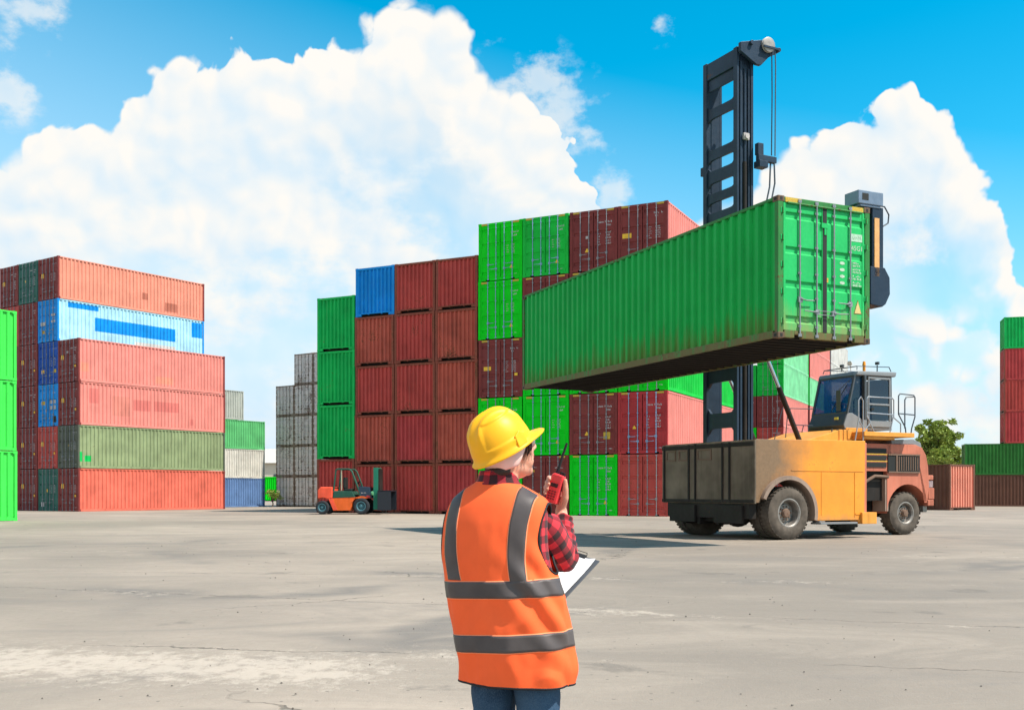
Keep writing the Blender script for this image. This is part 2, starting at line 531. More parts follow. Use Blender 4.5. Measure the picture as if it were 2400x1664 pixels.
# ---------------------------------------------------------------- containers
CW = 2.438
PAL = {}
for nm, c, kw in (
    ('maroon', (0.195, 0.036, 0.034), dict(rust=0.3)),
    ('dark red', (0.45, 0.063, 0.053), dict(rust=0.45, streak=0.45)),
    ('rust red', (0.44, 0.088, 0.058), dict(rust=0.6, streak=0.5, fade=0.25)),
    ('red', (0.40, 0.035, 0.040), dict(rust=0.15)),
    ('pink', (0.67, 0.230, 0.195), dict(rust=0.1, streak=0.3, fade=0.09)),
    ('salmon', (0.67, 0.250, 0.175), dict(rust=0.15, streak=0.35, fade=0.1)),
    ('coral', (0.63, 0.145, 0.100), dict(rust=0.15, streak=0.3)),
    ('bright green', (0.002, 0.60, 0.014), dict(rust=0.0, fade=0.12, spec=0.08)),
    ('neon green', (0.05, 0.60, 0.075), dict(rust=0.0, fade=0.06)),
    ('leaf green', (0.008, 0.46, 0.050), dict(rust=0.15, spec=0.1)),
    ('emerald', (0.004, 0.42, 0.085), dict(rust=0.35, streak=0.3)),
    ('mint', (0.20, 0.58, 0.30), dict(rust=0.05)),
    ('sage', (0.235, 0.29, 0.155), dict(rust=0.15, streak=0.5)),
    ('pale green', (0.10, 0.40, 0.15), dict(rust=0.1)),
    ('teal', (0.03, 0.125, 0.10), dict(rust=0.3)),
    ('olive grey', (0.085, 0.10, 0.075), dict(rust=0.4)),
    ('sky blue', (0.36, 0.62, 0.74), dict(rust=0.1, streak=0.3)),
    ('blue', (0.003, 0.24, 0.66), dict(rust=0.15)),
    ('deep blue', (0.008, 0.075, 0.36), dict(rust=0.1)),
    ('slate blue', (0.10, 0.18, 0.35), dict(rust=0.1)),
    ('off-white', (0.52, 0.50, 0.45), dict(rust=0.25, streak=0.5)),
    ('dirty white', (0.80, 0.71, 0.68), dict(rust=0.85, streak=0.6, fade=0.2)),
    ('pale grey', (0.56, 0.55, 0.52), dict(rust=0.15)),
    ('grey green', (0.36, 0.38, 0.34), dict(rust=0.2, streak=0.5)),
    ('brown', (0.135, 0.062, 0.042), dict(rust=0.5, streak=0.5)),
    ('grimy green', (0.03, 0.17, 0.032), dict(rust=0.5, streak=0.6)),
    ('wine red', (0.44, 0.056, 0.056), dict(rust=0.2)),
):
    PAL[nm] = paint('paint_' + nm.replace(' ', '_').replace('-', '_'), c, **kw)
M_ROD = plain('galvanised_rod', (0.24, 0.25, 0.27), 0.45, 0.3)
M_RODBLUE = plain('pale_blue_rod', (0.20, 0.34, 0.52), 0.45, 0.2)
M_WHITE = plain('white_marking', (0.42, 0.40, 0.40), 0.6, var=0.2)
M_YEL = plain('yellow_marking', (0.80, 0.46, 0.03), 0.5)
M_OCHRE = plain('ochre_tape', (0.50, 0.33, 0.035), 0.6, var=0.3, scale=30)
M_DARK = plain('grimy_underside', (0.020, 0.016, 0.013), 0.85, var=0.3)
M_CAST = paint('rusty_casting', (0.13, 0.085, 0.055), rust=0.6)
M_GASKET = plain('rubber_gasket', (0.012, 0.014, 0.013), 0.7)
M_SEAM = paint('rusty_white_frame', (0.34, 0.25, 0.20), rust=1.0, streak=0.7, fade=0.3)
M_RUSTY = paint('rusty_red_frame', (0.24, 0.060, 0.038), rust=0.9, streak=0.6, fade=0.3)

def corr(L, pitch, depth, y0, y1):
    """trapezoid wave: list of (y, offset)"""
    n = max(1, round((y1 - y0) / pitch))
    p = (y1 - y0) / n
    out = []
    for i in range(n):
        y = y0 + i * p
        out += [(y, 0.0), (y + 0.30 * p, 0.0), (y + 0.45 * p, depth), (y + 0.82 * p, depth), (y + 0.97 * p, 0.0)]
    out.append((y1, 0.0))
    return out

CACHE = {}
def cached(key, fn):
    if key not in CACHE:
        CACHE[key] = fn()
    return CACHE[key]

def side_mesh(L, H, sgn, patches=(), pitch=0.29):
    pr = corr(L, pitch, 0.062, 0.09, L - 0.09)
    zs = sorted({0.15, H - 0.05} | {z for p in patches for z in (p[2], p[3])})
    ys = [p[0] for p in pr]
    b = MB()
    rows = [[(sgn * (1.206 - o), y, z) for (y, o) in pr] for z in zs]
    b.grid(rows)
    k = 0
    for i in range(len(zs) - 1):
        zc = (zs[i] + zs[i + 1]) / 2
        for j in range(len(pr) - 1):
            yc = (ys[j] + ys[j + 1]) / 2
            for (ya, yb, za, zb, mi) in patches:
                if ya < yc < yb and za < zc < zb:
                    b.mi[k] = mi
            k += 1
    return b.mesh('side_panel', fix=False)

def frame_mesh(L, H, blind, castings=True):
    b = MB()
    for sx in (-1, 1):
        xo = sx * 1.213
        def bx(x0, x1, *a, mi=0):
            b.box(min(sx * x0, sx * x1), max(sx * x0, sx * x1), *a, mi)
        for (ya, yb) in ((0.006, 0.12), (L - 0.12, L - 0.006)):
            bx(1.085, 1.213, ya, yb, 0.10, H - 0.10)
        bx(1.15, 1.214, 0.17, L - 0.17, 0.014, 0.165, mi=int(sx > 0))
        bx(1.155, 1.212, 0.17, L - 0.17, H - 0.075, H - 0.012, mi=int(sx > 0))
        if castings:
            for ya, yb in ((0, 0.178), (L - 0.178, L)):
                for za, zb in ((0, 0.118), (H - 0.118, H)):
                    bx(1.057, 1.219, ya, yb, za, zb)
    for ya, yb, bl in ((0.008, 0.10, blind), (L - 0.10, L - 0.008, True)):
        b.box(-1.056, 1.056, ya, yb, H - 0.125, H - 0.016)
        if bl:
            b.box(-1.056, -0.86, ya, yb, 0.016, 0.16)
            b.box(0.86, 1.056, ya, yb, 0.016, 0.16)
            b.box(-0.86, 0.86, ya, yb, 0.130, 0.19)
            for x in (-0.42, 0.42):
                b.box(x - 0.03, x + 0.03, ya, yb, 0.095, 0.130)
        else:
            b.box(-1.056, -0.80, ya, yb, 0.016, 0.16)
            b.box(-0.60, 0.60, ya, yb, 0.016, 0.16)
            b.box(0.80, 1.056, ya, yb, 0.016, 0.16)
            b.box(-0.80, -0.60, ya, yb, 0.09, 0.16)
            b.box(0.60, 0.80, ya, yb, 0.09, 0.16)
    return b.mesh('frame')

def floor_mesh(L, H):
    b = MB()
    b.box(-1.149, 1.149, 0.11, L - 0.11, 0.145, 0.172)
    n = int((L - 0.6) / 0.33)
    for i in range(n):
        y = 0.3 + (L - 0.6) * i / (n - 1)
        b.box(-1.149, 1.149, y - 0.022, y + 0.022, 0.03, 0.1445)
    return b.mesh('floor')

def roof_mesh(L, H):
    b = MB()
    pr = corr(L, 0.21, 0.02, 0.10, L - 0.10)
    b.grid([[(x, y, H - 0.022 - o) for y, o in pr] for x in (-1.156, 1.156)])
    return b.mesh('roof_panel', fix=False)

def end_mesh(L, H, y, sgn):
    pr = corr(0, 0.242, 0.075, -1.086, 1.086)
    b = MB()
    b.grid([[(x, y + sgn * o, z) for x, o in pr] for z in (0.155, H - 0.12)])
    return b.mesh('end_panel', fix=False)

def door_mesh(H, sx, hi=False):
    """one leaf: flat panels between pressed horizontal grooves"""
    x0, x1 = 0.02, 1.075
    f = (H - 0.28) / 2.616
    z0, z1 = 0.165, H - 0.128
    gr = [0.40, 1.12, 1.815, 2.52]
    pts = [(0.024, z0)]
    for gz in gr:
        c = z0 + (gz - 0.165) * f
        pts += [(0.024, c - 0.085), (0.058, c - 0.055), (0.058, c + 0.052), (0.024, c + 0.066)]
    pts += [(0.024, z1), (0.075, z1), (0.075, z0)]
    b = MB()
    xa, xb = (x0 + 0.05, x1 - 0.06)
    b.prism(pts, 'x', min(sx * xa, sx * xb), max(sx * xa, sx * xb))
    for (a, c) in ((x0, xa), (xb, x1)):
        b.box(min(sx * a, sx * c), max(sx * a, sx * c), 0.014, 0.078, z0, z1)
    for gz in (0.35, 0.95, 1.5, 2.05, 2.6):                      # hinges
        z = z0 + (gz - 0.165) * f
        b.box(min(sx * 1.062, sx * 1.15), max(sx * 1.062, sx * 1.15), -0.003, 0.012, z - 0.055, z + 0.055)
    return b.mesh('door')

def bar_mesh(H, x, hi):
    b = MB()
    n = 10 if hi else 6
    b.tube([(x, -0.010, 0.05), (x, -0.010, H - 0.045)], 0.0175, n)
    for z in (0.075, H - 0.075):
        b.box(x - 0.04, x + 0.04, -0.02, 0.006, z - 0.03, z + 0.03)
    for z in (0.26, 0.85, 1.35, 1.9, H - 0.29):
        b.box(x - 0.036, x + 0.036, -0.014, 0.0135, z - 0.02, z + 0.02)
    return b.mesh('locking_bar', smooth=40)

def handle_mesh(H, sx, which):
    b = MB()
    if which == 0:
        x0, z = 0.66, 0.80
        b.tube([(sx * x0, -0.035, z + 0.02), (sx * (x0 - 0.12), -0.05, z - 0.005), (sx * (x0 - 0.34), -0.045, z)], [0.016, 0.014, 0.011], 6)
    else:
        x0, z = 0.22, 0.58
        b.tube([(sx * x0, -0.035, z), (sx * (x0 + 0.13), -0.05, z - 0.01), (sx * (x0 + 0.36), -0.045, z + 0.005)], [0.016, 0.014, 0.011], 6)
    b.box(min(sx * (x0 - 0.05), sx * (x0 + 0.05)), max(sx * (x0 - 0.05), sx * (x0 + 0.05)), -0.03, 0.012, z - 0.05, z + 0.05)
    return b.mesh('handle')

def glyphs(b, x, z, n, w, h, rnd, y=0.0195, gap=0.3):
    """a run of small worn unreadable strokes"""
    for i in range(n):
        if rnd.random() < 0.1:
            continue
        xx = x + i * w
        ww = w * (1 - gap) * rnd.uniform(0.75, 1.0)
        if rnd.random() < 0.55:
            b.box(xx, xx + ww * 0.35, y, y + 0.004, z, z + h)
            b.box(xx + ww * 0.35 + 0.001, xx + ww, y, y + 0.004, z + h * rnd.choice((0, 0.4, 0.75)), z + h * rnd.choice((0.75, 0.9, 1.0)))
        else:
            b.box(xx, xx + ww, y, y + 0.004, z + h * 0.1, z + h * rnd.choice((0.5, 0.8, 1.0)))
    return b

def letter_mesh(H, variant):
    rnd = random.Random(variant * 17 + 3)
    b = MB()
    k = (H - 0.28) / 2.616
    def Z(z):
        return 0.165 + (z - 0.165) * k
    if variant % 4 == 0:
        glyphs(b, 0.60, Z(2.28), 8, 0.052, 0.085, rnd)
        glyphs(b, 0.72, Z(2.12), 4, 0.052, 0.085, rnd)
        for i in range(4):
            glyphs(b, 0.36, Z(1.66) - 0.11 * i, 3, 0.040, 0.05, rnd)
        for i in range(7):
            glyphs(b, 0.60, Z(1.70) - 0.07 * i, 5, 0.040, 0.045, rnd)
    elif variant % 4 == 1:
        glyphs(b, 0.22, Z(2.22), 5, 0.062, 0.09, rnd)
        glyphs(b, 0.58, Z(2.22), 5, 0.075, 0.10, rnd)
        glyphs(b, 0.68, Z(2.06), 4, 0.062, 0.09, rnd)
        for i in range(5):
            glyphs(b, 0.24, Z(1.70) - 0.13 * i, rnd.randint(2, 5), 0.046, 0.06, rnd)
            glyphs(b, 0.62, Z(1.72) - 0.13 * i, 6, 0.048, 0.085, rnd)
    elif variant % 4 == 2:
        glyphs(b, 0.55, Z(2.36), 9, 0.050, 0.09, rnd)
        glyphs(b, 0.60, Z(2.24), 4, 0.056, 0.075, rnd)
        for i in range(6):
            glyphs(b, 0.30, Z(1.74) - 0.10 * i, rnd.randint(3, 5), 0.036, 0.045, rnd)
            glyphs(b, 0.62, Z(1.74) - 0.10 * i, 5, 0.052, 0.06, rnd)
    else:
        glyphs(b, 0.50, Z(2.26), 7, 0.060, 0.075, rnd)
        for i in range(3):
            glyphs(b, 0.56, Z(1.72) - 0.16 * i, 6, 0.055, 0.07, rnd)
        glyphs(b, -0.75, Z(2.30), 4, 0.07, 0.06, rnd)
    glyphs(b, 0.80, 0.24, 3, 0.06, 0.05, rnd)
    return b.mesh('lettering')

def tri_mesh(x, z, s):
    b = MB()
    pts = []
    for q in (90, 210, 330):
        for d in (-18, 0, 18):
            a = R(q)
            rr = s
            c, sn = math.cos(a) * rr * 0.8, math.sin(a) * rr * 0.8
            pts.append((x + c + 0.2 * s * math.cos(R(q + d * 3)), z + sn + 0.2 * s * math.sin(R(q + d * 3))))
    b.prism(pts, 'y', 0.018, 0.0235)
    return b.mesh('warning_label')

def patch_mesh(x0, x1, z0, z1):
    b = MB()
    b.box(x0, x1, 0.0185, 0.0235, z0, z1)
    return b.mesh('placard')

def skin(o, m):
    """give a mesh that copies share its own material"""
    while len(o.data.materials) < 1:
        o.data.materials.append(None)
    o.material_slots[0].link = 'OBJECT'
    o.material_slots[0].material = m
    return o

VAR = [0]
def container(color, loc, yaw, sc, label, group, H=2.896, L=12.192, end='door', side=None, patches=(), patch_mats=(), rods=M_ROD, letters=None, marks=(), roof=True,
              sides=(-1, 1), lower_sill=True):
    root = empty('shipping_container', loc, yaw - math.pi / 2, sc)
    tag(root, label, 'container', group)
    M = PAL[color]
    blind = end == 'blind'
    fr = skin(link('frame', cached(('fr', L, H, blind), lambda: frame_mesh(L, H, blind)), root), M_RUSTY if blind and color in ('dark red', 'rust red', 'wine red') else (M_SEAM if color == 'dirty white' else M))
    if len(fr.data.materials) < 2:
        fr.data.materials.append(None)
    fr.material_slots[1].link = 'OBJECT'
    fr.material_slots[1].material = PAL[side or color]
    for s in sides:
        if s == 1 and patches:
            o = link('side_panel', side_mesh(L, H, s, patches), root)
            o.data.materials.append(PAL[side or color])
            for q in patch_mats:
                o.data.materials.append(q)
        else:
            o = skin(link('side_panel', cached(('sd', L, H, s), lambda: side_mesh(L, H, s)), root), PAL[side or color] if s == 1 else M)  # separate side paint puts the sunlight into the colour
    if roof:
        skin(link('roof_panel', cached(('rf', L, H), lambda: roof_mesh(L, H)), root), M)
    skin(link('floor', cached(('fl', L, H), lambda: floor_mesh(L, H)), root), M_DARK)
    skin(link('end_panel', cached(('eb', L, H), lambda: end_mesh(L, H, L - 0.03, -1)), root), M)
    if blind:
        skin(link('end_panel', cached(('ef', L, H), lambda: end_mesh(L, H, 0.03, 1)), root), M)
    else:
        doors = []
        for s in (-1, 1):
            d = skin(link('door', cached(('dr', H, s), lambda: door_mesh(H, s)), root), M)
            doors.append(d)
            for x in (0.23, 0.67):
                skin(link('locking_bar', cached(('br', H, s * x), lambda: bar_mesh(H, s * x, False)), d), rods)
            for w in (0, 1):
                skin(link('handle', cached(('hd', H, s, w), lambda: handle_mesh(H, s, w)), d), rods)
        v = letters if letters is not None else VAR[0]
        VAR[0] += 1
        if v >= 0:
            skin(link('lettering', cached(('lt', H, v % 8), lambda: letter_mesh(H, v % 8)), root), M_WHITE)
        for mk in marks:
            if mk[0] == 'tri':
                skin(link('warning_label', cached(('tri',) + mk[1:], lambda: tri_mesh(mk[1], mk[2], mk[3])), root), M_YEL)
            elif mk[0] == 'top':
                for x0, x1 in ((-1.04, -0.66), (0.66, 1.04)):
                    def f_(x0=x0, x1=x1):
                        q = MB(); q.box(x0, x1, 0.003, 0.0105, H - 0.118, H - 0.03); return q.mesh('hazard_tape')
                    skin(link('hazard_tape', cached(('tp', H, x0), f_), root), M_OCHRE)
            else:
                skin(link('placard', cached(mk[:5], lambda: patch_mesh(*mk[1:5])), root), {'y': M_YEL, 'w': M_WHITE, 'o': M_OCHRE, 'b': M_GASKET}[mk[5]])
    return root

ROWW = ['at ground level', 'second from the ground', 'third from the ground', 'fourth from the ground', 'fifth from the ground', 'sixth from the ground', 'seventh from the ground']
def column(base, yaw, sc, items, where, group):
    """items bottom to top: dicts for container(); all of one column on one footprint"""
    z = 0.0
    n = len(items)
    for i, it in enumerate(items):
        it = dict(it)
        c = it.pop('c')
        note = it.pop('note', None)
        H = it.get('H', 2.896)
        rw = 'topmost' if i == n - 1 and n > 1 else ROWW[i]
        lab = '%s container%s, %s in %s' % (note or c, ' with blank end' if it.get('end') == 'blind' and not note else '', rw, where)
        jx = random.uniform(-0.018, 0.018)
        jy = random.uniform(-0.03, 0.03)
        w = V((math.sin(yaw), -math.cos(yaw), 0)); d = V((math.cos(yaw), math.sin(yaw), 0))
        container(c, V(base) + V((0, 0, z)) + w * (jx * sc) + d * (jy * sc), yaw, sc, lab, group, **it)
        z += (H + 0.012) * sc

STD, HC = 2.591, 2.896
# --- the long stack across the yard: its row of ends faces the yard
FY = -0.46
F0 = V((-10.92, 58.53, 0)); FS = 1.03
fd = V((math.cos(FY), math.sin(FY), 0))
def fbase(i):
    return F0 + fd * ((i + 0.5) * 2.48 * FS)
FL = FY + math.pi / 2
G1 = 'containers in the long stack'
bl = dict(end='blind')
tri1, tri2 = ('tri', 0.62, 0.62, 0.10), ('tri', -0.33, 0.98, 0.115)
tp = ('top',)
column(fbase(0), FL, FS, [dict(c='dark red', H=HC, note='dark red blank-ended', **bl), dict(c='emerald', **bl), dict(c='emerald', note='rust-stained green blank-ended', **bl), dict(c='emerald', **bl)],
       'the green column beside grey containers', G1)
def m(c, **k):
    return dict(c=c, H=STD, end='blind', **k)
column(fbase(1), FL, FS, [m('dark red'), m('rust red'), m('dark red'), m('rust red'), m('blue')], 'the blue-topped column', G1)
column(fbase(2), FL, FS, [m('dark red'), m('wine red'), m('dark red'), m('dark red'), m('dark red')], 'the middle red column', G1)
column(fbase(3), FL, FS, [m('wine red'), m('rust red'), m('rust red'), m('rust red'), m('dark red')], 'the column beside green doors', G1)
column(fbase(4), FL, FS, [dict(c='bright green', marks=(tp,)), dict(c='bright green', marks=(tp,)), dict(c='maroon', letters=2, marks=(('p', -0.93, -0.52, 1.36, 1.55, 'y'), ('p', 0.78, 0.95, 1.05, 1.18, 'y'), tp)),
       dict(c='bright green', rods=M_RODBLUE, letters=0, marks=(tri1, tp)), dict(c='bright green', rods=M_RODBLUE, letters=0, marks=(tri1, tp))], 'the door column behind the helmet', G1)
column(fbase(5), FL, FS, [dict(c='maroon', letters=3, marks=(('p', -0.85, -0.60, 2.1, 2.2, 'y'), tri2, tp)), dict(c='bright green', letters=0, rods=M_RODBLUE, marks=(tri1, tp)), dict(c='bright green', rods=M_RODBLUE, marks=(tp,)),
       dict(c='maroon', marks=(tp,)), dict(c='leaf green', letters=0, rods=M_RODBLUE, marks=(tri1, tp))], 'the second door column from left', G1)
column(fbase(6), FL, FS, [dict(c='bright green', letters=1, rods=M_RODBLUE, marks=(tri1, tp)), dict(c='maroon', letters=1, marks=(tri2, ('p', 0.52, 0.86, 0.72, 1.05, 'o'), tp)), dict(c='bright green', marks=(tp,)),
       dict(c='maroon', marks=(tp,)), dict(c='maroon', letters=1, marks=(tri2, ('p', -0.40, -0.28, 1.55, 1.68, 'w'), tp))], 'the third door column from left', G1)
column(fbase(7), FL, FS, [dict(c='dark red', side='pink', letters=-1, note='dark red doored', marks=()), dict(c='red', side='pink', letters=1, rods=M_RODBLUE, note='red pink-sided', marks=(('tri', -0.40, 1.22, 0.10), tp)),
       dict(c='bright green', side='leaf green', marks=(tp,)), dict(c='maroon', side='pink', marks=(tp,)), dict(c='maroon', side='pink', note='maroon pink-sided', letters=2, marks=(('p', -1.0, -0.55, 1.36, 1.58, 'y'), tp))], 'the corner column behind the mast', G1)

# --- left stack: pink paint puts sunlight into the long sides, doors in the shade
LY, LS = 0.951, 0.88
Lw = V((math.sin(LY), -math.cos(LY), 0)); Ld = V((math.cos(LY), math.sin(LY), 0))
L0 = V((-25.49, 61.49, 0)) - Lw * (CW / 2 * LS)
G2 = 'containers in the pink-sided stack'
py_, pd = ('p', -0.85, -0.55, 1.55, 1.85, 'y'), ('p', 0.72, 0.88, 0.98, 1.12, 'y')
P = PAL
PATCH_A = paint('repaint_red', (0.58, 0.165, 0.145), rust=0.05, fade=0.08)
PATCH_B = paint('repaint_tan', (0.58, 0.205, 0.165), rust=0.1, fade=0.15)
PATCH_C = paint('repaint_brown', (0.42, 0.14, 0.095), rust=0.2)
column(L0, LY, LS, [dict(c='maroon', side='coral', note='maroon coral-sided', letters=2, marks=(py_, pd)),
       dict(c='olive grey', side='sage', note='sage green', letters=2, marks=(('p', 0.0, 0.10, 1.5, 1.6, 'y'),), patches=((0.5, 0.95, 0.45, 0.85, 1), (0.1, 0.32, 0.45, 1.1, 1)), patch_mats=(P['emerald'],)),
       dict(c='maroon', side='pink', note='pink repaint-patched', letters=2, marks=(py_, pd), patches=((0.8, 1.5, 1.5, 2.5, 1), (2.5, 3.9, 0.75, 2.1, 2), (4.2, 5.6, 1.2, 1.95, 1), (5.9, 8.0, 1.25, 1.95, 1), (9.0, 9.3, 0.4, 0.85, 1)), patch_mats=(PATCH_A, PATCH_B)),
       dict(c='maroon', side='pink', note='pink, plain-sided', letters=1, marks=(py_, pd, ('p', -0.2, 0.05, 1.95, 2.1, 'w')), patches=((0.2, 0.8, 0.7, 1.3, 1), (6.0, 7.6, 0.35, 0.85, 1)), patch_mats=(P['salmon'],))],
       'the pink-sided corner column', G2)
column(L0 - Lw * (2.50 * LS), LY, LS, [dict(c='teal', letters=2, marks=(('p', -0.2, -0.05, 1.3, 1.5, 'y'), ('p', -0.9, -0.5, 0.3, 0.6, 'w'))),
       dict(c='dark red', note='dark red doored', letters=2, marks=(py_, pd)), dict(c='blue', letters=3, marks=(('p', -0.85, -0.4, 1.5, 1.75, 'o'), ('p', 0.15, 0.45, 1.55, 1.8, 'w'), ('p', 0.55, 0.9, 1.55, 1.8, 'w'), ('p', 0.15, 0.45, 1.15, 1.4, 'w'), ('p', 0.55, 0.9, 1.15, 1.4, 'w'), ('p', -0.35, -0.2, 1.0, 1.2, 'w'), ('p', 0.55, 0.95, 0.25, 0.7, 'b'))),
       dict(c='deep blue', letters=2, marks=(('p', -0.85, -0.5, 0.75, 1.0, 'y'), ('p', 0.7, 0.95, 0.75, 1.0, 'o'), ('p', -0.3, -0.2, 2.0, 2.15, 'w'))),
       dict(c='blue', side='sky blue', note='sky blue patched', letters=3, marks=(('p', -0.9, -0.25, 1.15, 1.4, 'w'), ('p', 0.4, 0.9, 1.3, 1.45, 'w'), ('p', 0.4, 0.9, 1.75, 1.9, 'w'), ('p', -0.7, -0.4, 0.6, 0.8, 'o')),
            patches=((0.8, 3.2, 2.4, 2.75, 1), (2.9, 9.6, 1.0, 1.95, 1), (11.0, 12.0, 1.55, 2.7, 1), (6.1, 9.6, 0.2, 0.62, 2)), patch_mats=(P['blue'], P['pale grey'])),
       dict(c='maroon', side='salmon', note='salmon-sided', letters=2, marks=(py_,), patches=((6.6, 7.1, 0.9, 1.4, 1), (8.6, 9.7, 0.3, 0.95, 1)), patch_mats=(PATCH_C,))],
       'the column with blue doors', G2)
column(L0 - Lw * (5.0 * LS), LY, LS, [dict(c='maroon', letters=2, marks=(py_, pd)), dict(c='maroon', letters=2, marks=(py_, pd)), dict(c='maroon', letters=1, marks=(py_, pd)), dict(c='maroon', letters=2, marks=(py_, pd)), dict(c='maroon', letters=0),
       dict(c='teal', letters=1, marks=(('p', -0.4, -0.25, 1.5, 1.65, 'y'),))], 'the column behind blue doors', G2)
column(L0 - Lw * (7.5 * LS), LY, LS, [dict(c='maroon'), dict(c='maroon'), dict(c='maroon'), dict(c='maroon'), dict(c='dark red', note='dark red doored'), dict(c='maroon', letters=1, marks=(py_,))],
       'the half-hidden column', G2)

# --- bright green stack at the left edge, its sunlit far corner in view
gs = 0.98
ge = V((-20.2, 42.7, 0))
gd = V((math.cos(0.93), math.sin(0.93), 0)); gw = V((math.sin(0.93), -math.cos(0.93), 0))
column(ge - gd * (12.192 * gs) - gw * (CW / 2 * gs), 0.93, gs, [dict(c='neon green'), dict(c='neon green'), dict(c='neon green')], 'the bright green left-edge stack', 'bright green containers at the left edge')

# --- stack behind the pink one
bs = 0.75
be = V((-19.03, 80.6, 0)); bd = V((math.cos(0.951), math.sin(0.951), 0)); bw = V((math.sin(0.951), -math.cos(0.951), 0))
bb = be - bd * (12.192 * bs) - bw * (CW / 2 * bs)
column(bb, 0.951, bs, [dict(c='slate blue'), dict(c='off-white'), dict(c='pale green')], 'the far stack behind pink', 'containers in the stack behind the pink one')
o_ = V(bb) + V((0, 0, 3 * (HC + 0.012) * bs)) - bd * 2.1
container('grey green', o_, 0.951, bs, 'grey green container set back on top of the green one behind pink', 'containers in the stack behind the pink one')

# --- grimy white stack left of the long one
wy, ws = -0.60, 0.80
w0 = V((-18.30, 81.0, 0)); wd = V((math.cos(wy), math.sin(wy), 0))
G3 = 'grimy white containers'
def wc(n, **k):
    return [dict(c='dirty white', note='grimy white', letters=3 + i, rods=M_CAST) for i in range(n)]
column(w0 + wd * 1.0, wy + math.pi / 2, ws, wc(4), 'the outer grimy white column', G3)
column(w0 + wd * 3.0, wy + math.pi / 2, ws, wc(5), 'the taller grimy white column', G3)
column(w0 + wd * 5.0, wy + math.pi / 2, ws, wc(5), 'the white column against the green', G3)

# --- stack behind the handler's cab
ss = 0.90
s0 = V((20.5, 87.5, 0)); sy = 1.111
sw = V((math.sin(sy), -math.cos(sy), 0)); sd_ = V((math.cos(sy), math.sin(sy), 0))
G4 = 'containers behind the cab'
sb = s0 + sw * (CW / 2 * ss)
row3 = [dict(c='dark red', H=2.40), dict(c='leaf green', side='mint', H=2.40), dict(c='dark red', H=2.40, side='pink', note='lower maroon'), dict(c='maroon', side='pink', note='upper maroon'), dict(c='leaf green', side='mint', note='mint-sided green', letters=0), dict(c='leaf green', side='mint')]
column(sb, sy, ss, row3, 'the column behind the cab', G4)
column(sb - sw * (2.5 * ss), sy, ss, [dict(c='maroon', H=2.40), dict(c='leaf green', H=2.40), dict(c='bright green', H=2.40), dict(c='maroon'), dict(c='leaf green')], 'the far column behind the mast', G4)
column(sb + sd_ * (12.9 * ss), sy, ss, [dict(c='dark red', H=2.40), dict(c='dark red', side='pink', H=2.40, note='pink-sided red'), dict(c='maroon', side='pink', H=2.40), dict(c='maroon', side='pink', note='pink-sided maroon'), dict(c='leaf green', side='mint'), dict(c='red', side='pink'), dict(c='maroon', side='pink', note='maroon, pink-sided')], 'the column further behind the cab', G4)
column(sb + sd_ * (25.8 * ss), sy, ss, [dict(c='pale grey', H=2.40), dict(c='pale grey', H=2.40), dict(c='pale grey', H=2.40), dict(c='pale grey'), dict(c='pale grey'), dict(c='pale grey'), dict(c='pale grey')], 'the furthest column behind the cab', G4)

# --- stack at the right edge: long sides facing the yard
rs_ = 0.85
ra = -0.29
rd = V((math.cos(ra), math.sin(ra), 0)); rw = V((math.sin(ra), -math.cos(ra), 0))
r0 = V((38.6, 82.0, 0))
G5 = 'containers in the right-edge stack'
rb = r0 - rw * (CW / 2 * rs_)
WHR = 'the stack at the right edge'
z_ = 0.0
for i, (c, sh, nt) in enumerate((('brown', -1.9, 'grimy brown container, at ground level in'), ('grimy green', -1.9, 'grimy green container, second from the ground in'), ('wine red', 0, 'wine red container, third from the ground in'),
                             ('dark red', 0, 'rust red container, fourth from the ground in'), ('wine red', 0, 'wine red container, fifth from the ground in'), ('emerald', 0, 'green container, topmost in'))):
    container(c, rb + rd * (1.5 * sh) + V((0, 0, z_)), ra, rs_, '%s %s' % (nt, WHR), G5, end='blind')
    z_ += (HC + 0.012) * rs_
# single pink container beyond the handler: shaded sides painted brown, lit end salmon
pk = container('brown', (28.45, 66.0, 0), 2.09, 1.0, 'pink container standing alone beyond the handler, its end in the sun', None, end='blind')
for ch in pk.children:
    if ch.name.startswith('end_panel'):
        skin(ch, PAL['salmon'])

# --- the lifted container, in full detail
ly = 2.0014
lw = V((math.sin(ly), -math.cos(ly), 0))
LB = V((5.34, 21.01, 4.303)) + lw * (CW / 2)
LIFT = paint('paint_lifted_green', (0.003, 0.36, 0.060), rust=0.05, fade=0.1, streak=0.10, rough=0.42, dirt=(0.72, 1.7, 0.72, (0.105, 0.115, 0.016, 1)))
LIFT_D = paint('paint_lifted_door_green', (0.022, 0.43, 0.115), rust=0.05, fade=0.1, streak=0.1, rough=0.4, dirt=(0.75, 1.2, 0.6, (0.30, 0.25, 0.10, 1)))
LIFT_F = paint('paint_lifted_frame', (0.035, 0.20, 0.05), rust=0.7, fade=0.2, streak=0.5, dirt=(0.6, 2.5, 0.8, (0.16, 0.10, 0.045, 1)))
PAL['lifted'] = LIFT
root = empty('shipping_container', LB, ly - math.pi / 2, 0.99)
tag(root, 'dirt-streaked green container lifted in the air by the orange handler', 'container')
L_, H_ = 12.192, HC
lf = skin(link('frame', frame_mesh(L_, H_, False, castings=False), root, 0.006), LIFT_F)
lf.data.materials.append(LIFT_F)
for s in (-1, 1):
    skin(link('side_panel', side_mesh(L_, H_, s), root), LIFT)
skin(link('roof_panel', roof_mesh(L_, H_), root), LIFT)
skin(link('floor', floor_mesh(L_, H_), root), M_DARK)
skin(link('end_panel', end_mesh(L_, H_, L_ - 0.03, -1), root), LIFT)
